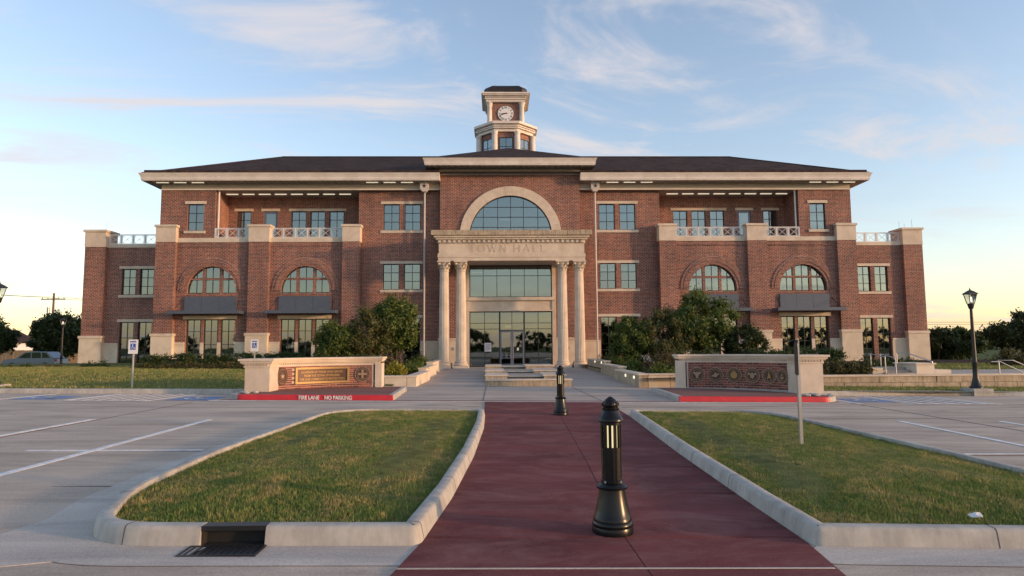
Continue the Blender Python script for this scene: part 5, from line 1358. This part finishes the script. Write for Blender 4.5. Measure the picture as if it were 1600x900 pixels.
def tree(name, label, cat, loc, H, Wd, seed, mat, n=7000, size=.10, trunk=.28, stems=1, group=None, low=.3, clr=.195, skew=0):
    g_ = np.random.default_rng(seed); t_ = thing(name, label, cat, loc, False, group)
    zc = H*(low+1)/2; rz_ = H*(1-low)/2; K = 84
    u = g_.normal(size=(K, 3)); u /= np.linalg.norm(u, axis=1)[:, None]; q = g_.uniform(.25, 1, K)**.45
    cen = u*q[:, None]*np.array([Wd/2, Wd/2*.85, rz_]); tap = 1-.35*np.clip(cen[:, 2]/rz_, -1, 1)**2*np.sign(cen[:, 2]).clip(0)
    cen[:, 0] *= tap; cen[:, 1] *= tap; cen[:, 0] += skew*cen[:, 2]; cen[:, 2] += zc
    rad = H*clr*g_.uniform(.4, 1.1, K)*.56
    obj('crown', leaves_mesh('crown', cen, rad, n, size, g_), mat, t_)
    mb = MB()
    for s_ in range(stems):
        bx_, by_ = (g_.uniform(-.25, .25), g_.uniform(-.2, .2)) if stems > 1 else (0, 0)
        top = np.array([bx_*2.5, by_*2, zc*.95]); mb.tube([(bx_, by_, -.2), (bx_*1.4+.05*H*.1, by_*1.3, H*low*.8), tuple(top)], [trunk*.5, trunk*.36, trunk*.16], 8)
        for c_ in cen[g_.choice(K, 7, replace=False)]:
            f_ = g_.uniform(.3, .75); p = np.array([bx_*1.4, by_*1.3, H*low*.8])*(1-f_)+top*f_
            mb.tube([tuple(p), tuple((p+c_)/2+np.array([0, 0, .05*H])), tuple(c_)], [trunk*.17, trunk*.11, trunk*.04], 6)
    mb.build('trunk', bark, t_, True); return t_
def mound(name, label, cat, loc, sx_, sy_, sz_, seed, mat, n, size, group=None, K=26):
    g_ = np.random.default_rng(seed); u = g_.normal(size=(K, 3)); u[:, 2] = np.abs(u[:, 2]); u /= np.linalg.norm(u, axis=1)[:, None]
    cen = u*g_.uniform(.2, .8, K)[:, None]*np.array([sx_/2, sy_/2, sz_*.9]); rad = np.full(K, min(sx_, sy_, sz_)*.36)*g_.uniform(.6, 1.1, K)
    t_ = thing(name, label, cat, loc, False, group); obj('foliage', leaves_mesh('foliage', cen, rad, n, size, g_), mat, t_)
    mb = MB()
    for k in range(5): mb.tube([(g_.uniform(-.1, .1), g_.uniform(-.1, .1), -.1), tuple(cen[k])], [.02, .006], 5)
    mb.build('stem', bark, t_); return t_
def hedge(label, x0, x1, y0, y1, z0, z1, mat, seed, n, size=.045):
    g_ = np.random.default_rng(seed); t_ = thing('hedge', label, 'hedge', ((x0+x1)/2, (y0+y1)/2, z0), False, 'clipped hedges')
    L_, W_2, Hh = x1-x0, y1-y0, z1-z0; K = int(L_*W_2*Hh/.03)+40; K = min(K, 900)
    cen = np.stack([g_.uniform(-L_/2, L_/2, K), g_.uniform(-W_2/2, W_2/2, K), g_.uniform(.08, Hh, K)], 1)
    sel = g_.uniform(size=K) < .55; cen[sel, 1] = -W_2/2+g_.uniform(-.04, .05, sel.sum()); s2 = (~sel) & (g_.uniform(size=K) < .7); cen[s2, 2] = Hh+g_.uniform(-.06, .04, s2.sum())+.05*np.sin(cen[s2, 0]*2.3)
    obj('foliage', leaves_mesh('foliage', cen, np.full(K, .16), n, size, g_), mat, t_)
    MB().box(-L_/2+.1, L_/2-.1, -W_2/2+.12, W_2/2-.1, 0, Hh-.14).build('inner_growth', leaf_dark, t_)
G1 = 'ornamental trees before the facade'
tree('ornamental_tree', 'tall round ornamental tree left of the portico, highest of the left group', 'tree', (-6.75, 37.0, .3), 4.1, 2.7, 11, leaf_tree, 8500*3, .08, .16, 3, G1, .22)
tree('ornamental_tree', 'seed-flecked ornamental tree in the middle of the left group', 'tree', (-8.15, 36.0, .3), 3.25, 2.7, 12, leaf_mix, 8000*3, .07, .14, 3, G1, .12)
tree('ornamental_tree', 'low dark ornamental tree at the left end of the left group', 'tree', (-9.7, 35.6, .3), 2.7, 2.5, 13, leaf_tree, 7500*3, .07, .12, 3, G1, .06)
mound('shrub', 'dark rounded shrub below the left group of trees', 'shrub', (-8.2, 34.2, .3), 3.4, 1.6, 1.3, 14, leaf_dark, 5000, .06)
tree('ornamental_tree', 'tall ornamental tree with a warm-lit edge, highest of the right group', 'tree', (10.6, 37.0, .3), 4.35, 3.9, 21, leaf_tree, 11000*3, .08, .18, 3, G1, .14)
tree('ornamental_tree', 'wide ornamental tree in the middle of the right group', 'tree', (8.3, 36.4, .3), 3.25, 3.3, 22, leaf_mix, 9500*3, .07, .14, 3, G1, .08)
tree('ornamental_tree', 'low ornamental tree nearest the portico in the right group', 'tree', (6.4, 36.2, .3), 2.75, 2.4, 23, leaf_tree, 7000*3, .07, .12, 3, G1, .08)
tree('ornamental_tree', 'small dark bushy tree at the right end of the right group', 'tree', (12.9, 36.3, .3), 2.35, 2.4, 24, leaf_dark, 7500*3, .066, .12, 3, G1, .05)
mound('shrub', 'dark shrub mass under the right group of trees', 'shrub', (9.4, 34.6, .3), 5.2, 1.8, 1.5, 25, leaf_dark, 8000, .06, None, 40)
# planter planting
PL_ = [('yellow-green shrub spilling over the left planter wall', -5.1, 26.9, 1.3, 1.2, .62, leaf_yel, 2600), ('lime green shrub beside the left planter steps', -4.95, 31.0, 1.5, 2.2, .75, leaf_lime, 3200), ('green shrub at the upper end of the left planter', -5.25, 36.5, 1.6, 2.6, .85, leaf_lime, 3200), ('brown plumed ornamental grass in the left planter', -5.85, 29.2, 1.5, 2.0, 1.05, leaf_plume, 3600), ('dark clipped shrub beside the left columns', -6.1, 41.5, 1.5, 1.4, 1.0, leaf_dark, 3200),
       ('low green shrub along the right planter wall', 5.9, 27.0, 2.2, 1.4, .55, leaf_lime, 3400), ('green spreading shrub in the middle of the right planter', 5.4, 31.0, 1.5, 2.2, .72, leaf_lime, 3000), ('green and yellow shrub at the upper end of the right planter', 5.6, 36.0, 1.5, 2.6, .85, leaf_lime, 3000), ('brown plumed ornamental grass in the right planter', 6.7, 30.0, 2.3, 2.0, 1.1, leaf_plume, 4800), ('dark clipped shrub beside the right columns', 6.1, 41.3, 1.9, 1.4, 1.1, leaf_dark, 3800)]
for i, (lb, x_, y_, a, b_, c_, mt, n) in enumerate(PL_): mound('shrub', lb, 'shrub', (x_, y_, .36), a, b_, c_, 60+i, mt, n, .045, 'planter shrubs')
# hedges
hedge('tall dark hedge in front of the left arched windows', -20.2, -11.7, 36.0, 37.1, .3, 1.12, leaf_hedge, 31, 24000)
hedge('low lighter hedge in front of the tall left hedge', -19.5, -11.2, 34.2, 35.3, .28, .66, leaf_brown, 32, 18000)
hedge('dark hedge strip behind the left memorial wall', -11.6, -9.4, 34.4, 35.6, .3, 1.0, leaf_hedge, 33, 4500)
hedge('tall dark clipped hedge behind the right retaining wall', 9.6, 13.25, 26.8, 27.8, .33, 1.2, leaf_hedge, 34, 18000)
hedge('low olive hedge along the right retaining wall', 9.3, 13.4, 25.0, 26.0, .33, .70, leaf_brown, 35, 18000)
hedge('low dark hedge below the left memorial wall trees', -9.3, -6.2, 32.0, 33.2, .3, .95, leaf_hedge, 36, 5000)
for k in range(9):
    x_ = -40+k*2.3+rnd.uniform(-.4, .4); mound('shrub', ['low green shrub in the bed along the left wing, number %s from the left edge', ][0].replace('number %s', ['outermost', 'second', 'third', 'fourth', 'fifth', 'sixth', 'seventh', 'eighth', 'ninth'][k]), 'shrub', (x_, 38.5+rnd.uniform(-.5, .5), .28), 2.4, 1.5, rnd.uniform(.5, .85), 80+k, leaf_hedge if k % 2 else leaf_brown, 2600, .055, 'shrubs along the left wing')
for k in range(3): mound('shrub', ['dark shrub by the stone steps at the right corner', 'low green shrub right of the building corner', 'brown shrub mass at the right edge below the big tree'][k], 'shrub', ((15.6, 18.3, 26.5)[k], (29, 31, 34)[k], .33), (1.8, 2.6, 4.0)[k], 1.6, (.75, .6, 1.3)[k], 95+k, (leaf_dark, leaf_hedge, leaf_brown)[k], 3500, .06)
# big trees left and right, beyond
tree('oak_tree', 'dark round tree left of the utility pole, beside the pale house', 'tree', (-53.5, 68, -.3), 5.3, 6.2, 41, leaf_dark, 9000*2, .17, .3, 1, 'trees beyond the left wing', .2)
tree('oak_tree', 'loose grey-green tree at the left edge of the photo', 'tree', (-57.5, 66, -.3), 4.8, 4.6, 42, leaf_hedge, 7000*2, .16, .28, 1, 'trees beyond the left wing', .25)
tree('oak_tree', 'dark tree between the utility pole and the left wing', 'tree', (-45.8, 68, -.3), 5.5, 5.6, 43, leaf_dark, 9000*2, .17, .3, 1, 'trees beyond the left wing', .18)
tree('oak_tree', 'dark tree half hidden behind the left wing', 'tree', (-42.4, 72, -.3), 5.2, 4.6, 44, leaf_dark, 7000*2, .17, .3, 1, 'trees beyond the left wing', .2)
tree('oak_tree', 'small round tree behind the parked car at far left', 'tree', (-49.6, 74, -.3), 4.6, 5.0, 45, leaf_hedge, 12000, .16, .26, 1, 'trees beyond the left wing', .15)
tree('oak_tree', 'big dark tree at the right edge behind the lamp post', 'tree', (41.0, 50, -.3), 4.4, 7.4, 51, leaf_dark, 14000*2, .14, .34, 1, 'trees right of the building', .05, .2)
tree('oak_tree', 'mid green tree between the big tree and the building', 'tree', (37.8, 56, -.3), 3.2, 6.2, 52, leaf_hedge, 9000*2, .14, .3, 1, 'trees right of the building', .02)
tree('oak_tree', 'thin dark tree touching the right corner of the building', 'tree', (35.8, 54, -.3), 3.1, 3.4, 53, leaf_dark, 5000*2, .13, .22, 1, 'trees right of the building', .1)
tree('oak_tree', 'pale grey-green low tree far right on the horizon', 'tree', (51.5, 74, -.3), 3.6, 7, 54, leaf_hedge, 7000*2, .17, .28, 1, 'trees right of the building', .02)
# trees across the street behind the viewer, seen mirrored in the ground floor glass
for k in range(14):
    x_, y_, s_ = -130+k*20+rnd.uniform(-5, 5), -140+rnd.uniform(-14, 14), rnd.uniform(.75, 1.25)
    if k == 0: mirror_tree = c_ = tree('street_tree', 'dark tree across the street, mirrored in the ground floor windows', 'tree', (x_, y_, -.3), 7.0, 17, 70, leaf_dark, 6000, .42, .4, 1, 'trees across the street, mirrored in the glass', .02, .22)
    else: c_ = copy_tree(mirror_tree); c_.location = (x_, y_, -.3); c_.scale = (s_, s_, s_); c_.rotation_euler = (0, 0, k*1.3)
def woods(name, label, x0, x1, y, h, seed, n):
    g_ = np.random.default_rng(seed); K = 160; x = g_.uniform(x0, x1, K); hh = h*(.45+.55*np.abs(np.sin(x*.07+seed)*np.cos(x*.023+1)))*g_.uniform(.6, 1.1, K)
    cen = np.stack([x, y+g_.uniform(-8, 8, K), hh*.55], 1); me = leaves_mesh(name, cen, hh*.6+.6, n, .7, g_)
    o = obj(name, me, leaf_dark); o['kind'] = 'stuff'; o['label'] = label; o['category'] = 'woods'; o.location = (0, 0, -.36)
woods('distant_woods', 'low dark line of distant woods right of the building', 60, 330, 190, 6.5, 3, 16000)
woods('distant_woods', 'low dark line of distant woods left of the building', -330, -80, 190, 6.0, 5, 16000)

# ------------------------------------------------------------------ far left: pole, wires, house, fence, car
up_ = thing('utility_pole', 'wooden utility pole with crossarm above the trees at left', 'utility pole', (-59.8, 88, -.3))
X, Y = -59.8, 88
MB().tube([(X, Y, -.4), (X, Y, 9.0)], [.17, .12], 10).build('pole', woodp, up_, True)
MB().box(X-1.6, X+1.6, Y-.16, Y-.06, 8.1, 8.24).build('crossarm', woodp, up_)
for k in (-1.4, -.7, .7, 1.4): MB().lathe([(.05, 8.24), (.06, 8.3), (.03, 8.42)], 8, (X+k, Y-.1, 0)).build('insulator', rim, up_, True)
MB().tube([(X-.5, Y-.2, 6.0), (X-.5, Y-.2, 7.1)], .17, 10).build('transformer', rim, up_, True)
p2 = thing('utility_pole', 'short bare pole top rising behind the left trees', 'utility pole', (-77, 100, -.3)); MB().tube([(-77, 100, -.4), (-77, 100, 6.3)], [.16, .12], 10).build('pole', woodp, p2, True)
for j, (z0, z1) in enumerate(((8.5, 9.6), (8.4, 8.9))):
    pts = [(X-1.4+2.8*j, Y, 8.42)]
    o = MB().tube([(X-40+40*t_/12+(2.8*j-1.4)*t_/12, Y-8+8*t_/12, z1+3.2*(1-t_/12)+(8.42-z1)*(t_/12)-1.4*4*(t_/12)*(1-t_/12)*.5) for t_ in range(13)], .022, 4).build('power_line', lampblack)
    tag(o, ('upper' if j == 0 else 'lower')+' power line running left from the utility pole', 'power line', 'power lines')
    o = MB().tube([(X+(2.8*j-1.4)+42*t_/12, Y+6*t_/12, 8.42-(.0+1.2*j)*t_/12-.9*4*(t_/12)*(1-t_/12)) for t_ in range(13)], .022, 4).build('power_line', lampblack)
    tag(o, ('upper' if j == 0 else 'lower')+' power line running from the utility pole behind the left wing', 'power line', 'power lines')
    o = MB().tube([(60+90*t_/8, 150, 6.6-.5*j-.3*t_/8) for t_ in range(9)], .035, 4).build('power_line', lampblack)
    tag(o, ('upper' if j == 0 else 'lower')+' thin power line in the sky right of the building', 'power line', 'power lines')
h = thing('house', 'small pale gabled house behind the trees at far left', 'house', (-77, 98, -.36))
MB().box(-80, -72.5, 96, 104, -.4, 2.6).build('wall', white, h)
MB().prism([(-80.4, 2.55), (-72.1, 2.55), (-76.2, 4.6)], 95.6, 104.4).build('roof', roofm, h)
MB().box(-74.6, -73.6, 95.93, 95.999, .9, 2.0).build('window', framem, h); MB().box(-78.6, -77.6, 95.93, 95.999, .9, 2.0).build('window', framem, h)
fn = thing('wooden_fence', 'tan wooden fence behind the parked car at far left', 'fence', (-64, 92, -.36))
for k in range(56):
    a = -71.5+k*.5; MB().box(a, a+.47, 92+rnd.uniform(-.01, .01), 92.03, -.4, 1.45+rnd.uniform(-.02, .02)).build('plank', cedar, fn)
MB().box(-71.5, -43.5, 92.035, 92.08, .9, 1.0).build('fence_rail', cedar, fn)
cr = thing('parked_car', 'blue-grey parked sport utility car behind the left hedge row', 'car', (-42.4, 60, -.32))
cr.rotation_euler = (0, 0, 0)
cxr, cyr, zr_ = -42.4, 60, -.32
def cp(P_): return [(cxr+a, zr_+b_) for a, b_ in P_]
bodyp = [(-2.3, .35), (-2.33, .75), (-2.2, .98), (-1.2, 1.08), (1.9, 1.10), (2.25, 1.02), (2.32, .6), (2.25, .35), (1.85, .33), (1.75, .6), (1.45, .72), (1.15, .6), (1.05, .33), (-1.05, .33), (-1.15, .6), (-1.45, .72), (-1.75, .6), (-1.85, .33)]
MB().prism(cp(bodyp), cyr-.9, cyr+.9).build('body', carpaint, cr)
MB().prism(cp([(-1.25, 1.075), (-.45, 1.62), (.4, 1.70), (1.5, 1.64), (2.1, 1.095)]), cyr-.78, cyr+.78).build('cabin', carpaint, cr)
for P_ in ([(-1.0, 1.10), (-.4, 1.55), (.1, 1.6), (.1, 1.10)], [(.2, 1.10), (.2, 1.6), (.95, 1.6), (1.0, 1.10)], [(1.1, 1.10), (1.05, 1.58), (1.45, 1.55), (1.8, 1.12)]): MB().prism(cp(P_), cyr-.795, cyr-.781).build('side_window', glassm, cr)
for wx in (-1.45, 1.45):
    w_ = MB(); vs = [(cxr+wx+r_*math.cos(2*math.pi*k/20), yy, zr_+.36+r_*math.sin(2*math.pi*k/20)) for yy in (cyr-.92, cyr-.68) for r_ in (.36,) for k in range(20)]
    w_.add(vs, [tuple(range(19, -1, -1)), tuple(range(20, 40))]+[(k, (k+1) % 20, (k+1) % 20+20, k+20) for k in range(20)]); wo = w_.build('wheel', rubber_and_pit_shade, cr)
    MB().prism(circ_poly(cxr+wx, zr_+.36, .23, 16)[:-1], cyr-.935, cyr-.921).build('rim', rim, wo)
MB().box(cxr-2.34, cxr-2.2, cyr-.8, cyr-.5, zr_+.78, zr_+.9).build('headlight', white, cr); MB().box(cxr+2.2, cxr+2.33, cyr-.85, cyr-.6, zr_+.8, zr_+1.0).build('tail_light', redl, cr)
for o in bpy.data.objects:
    if 'w' in o: del o['w']
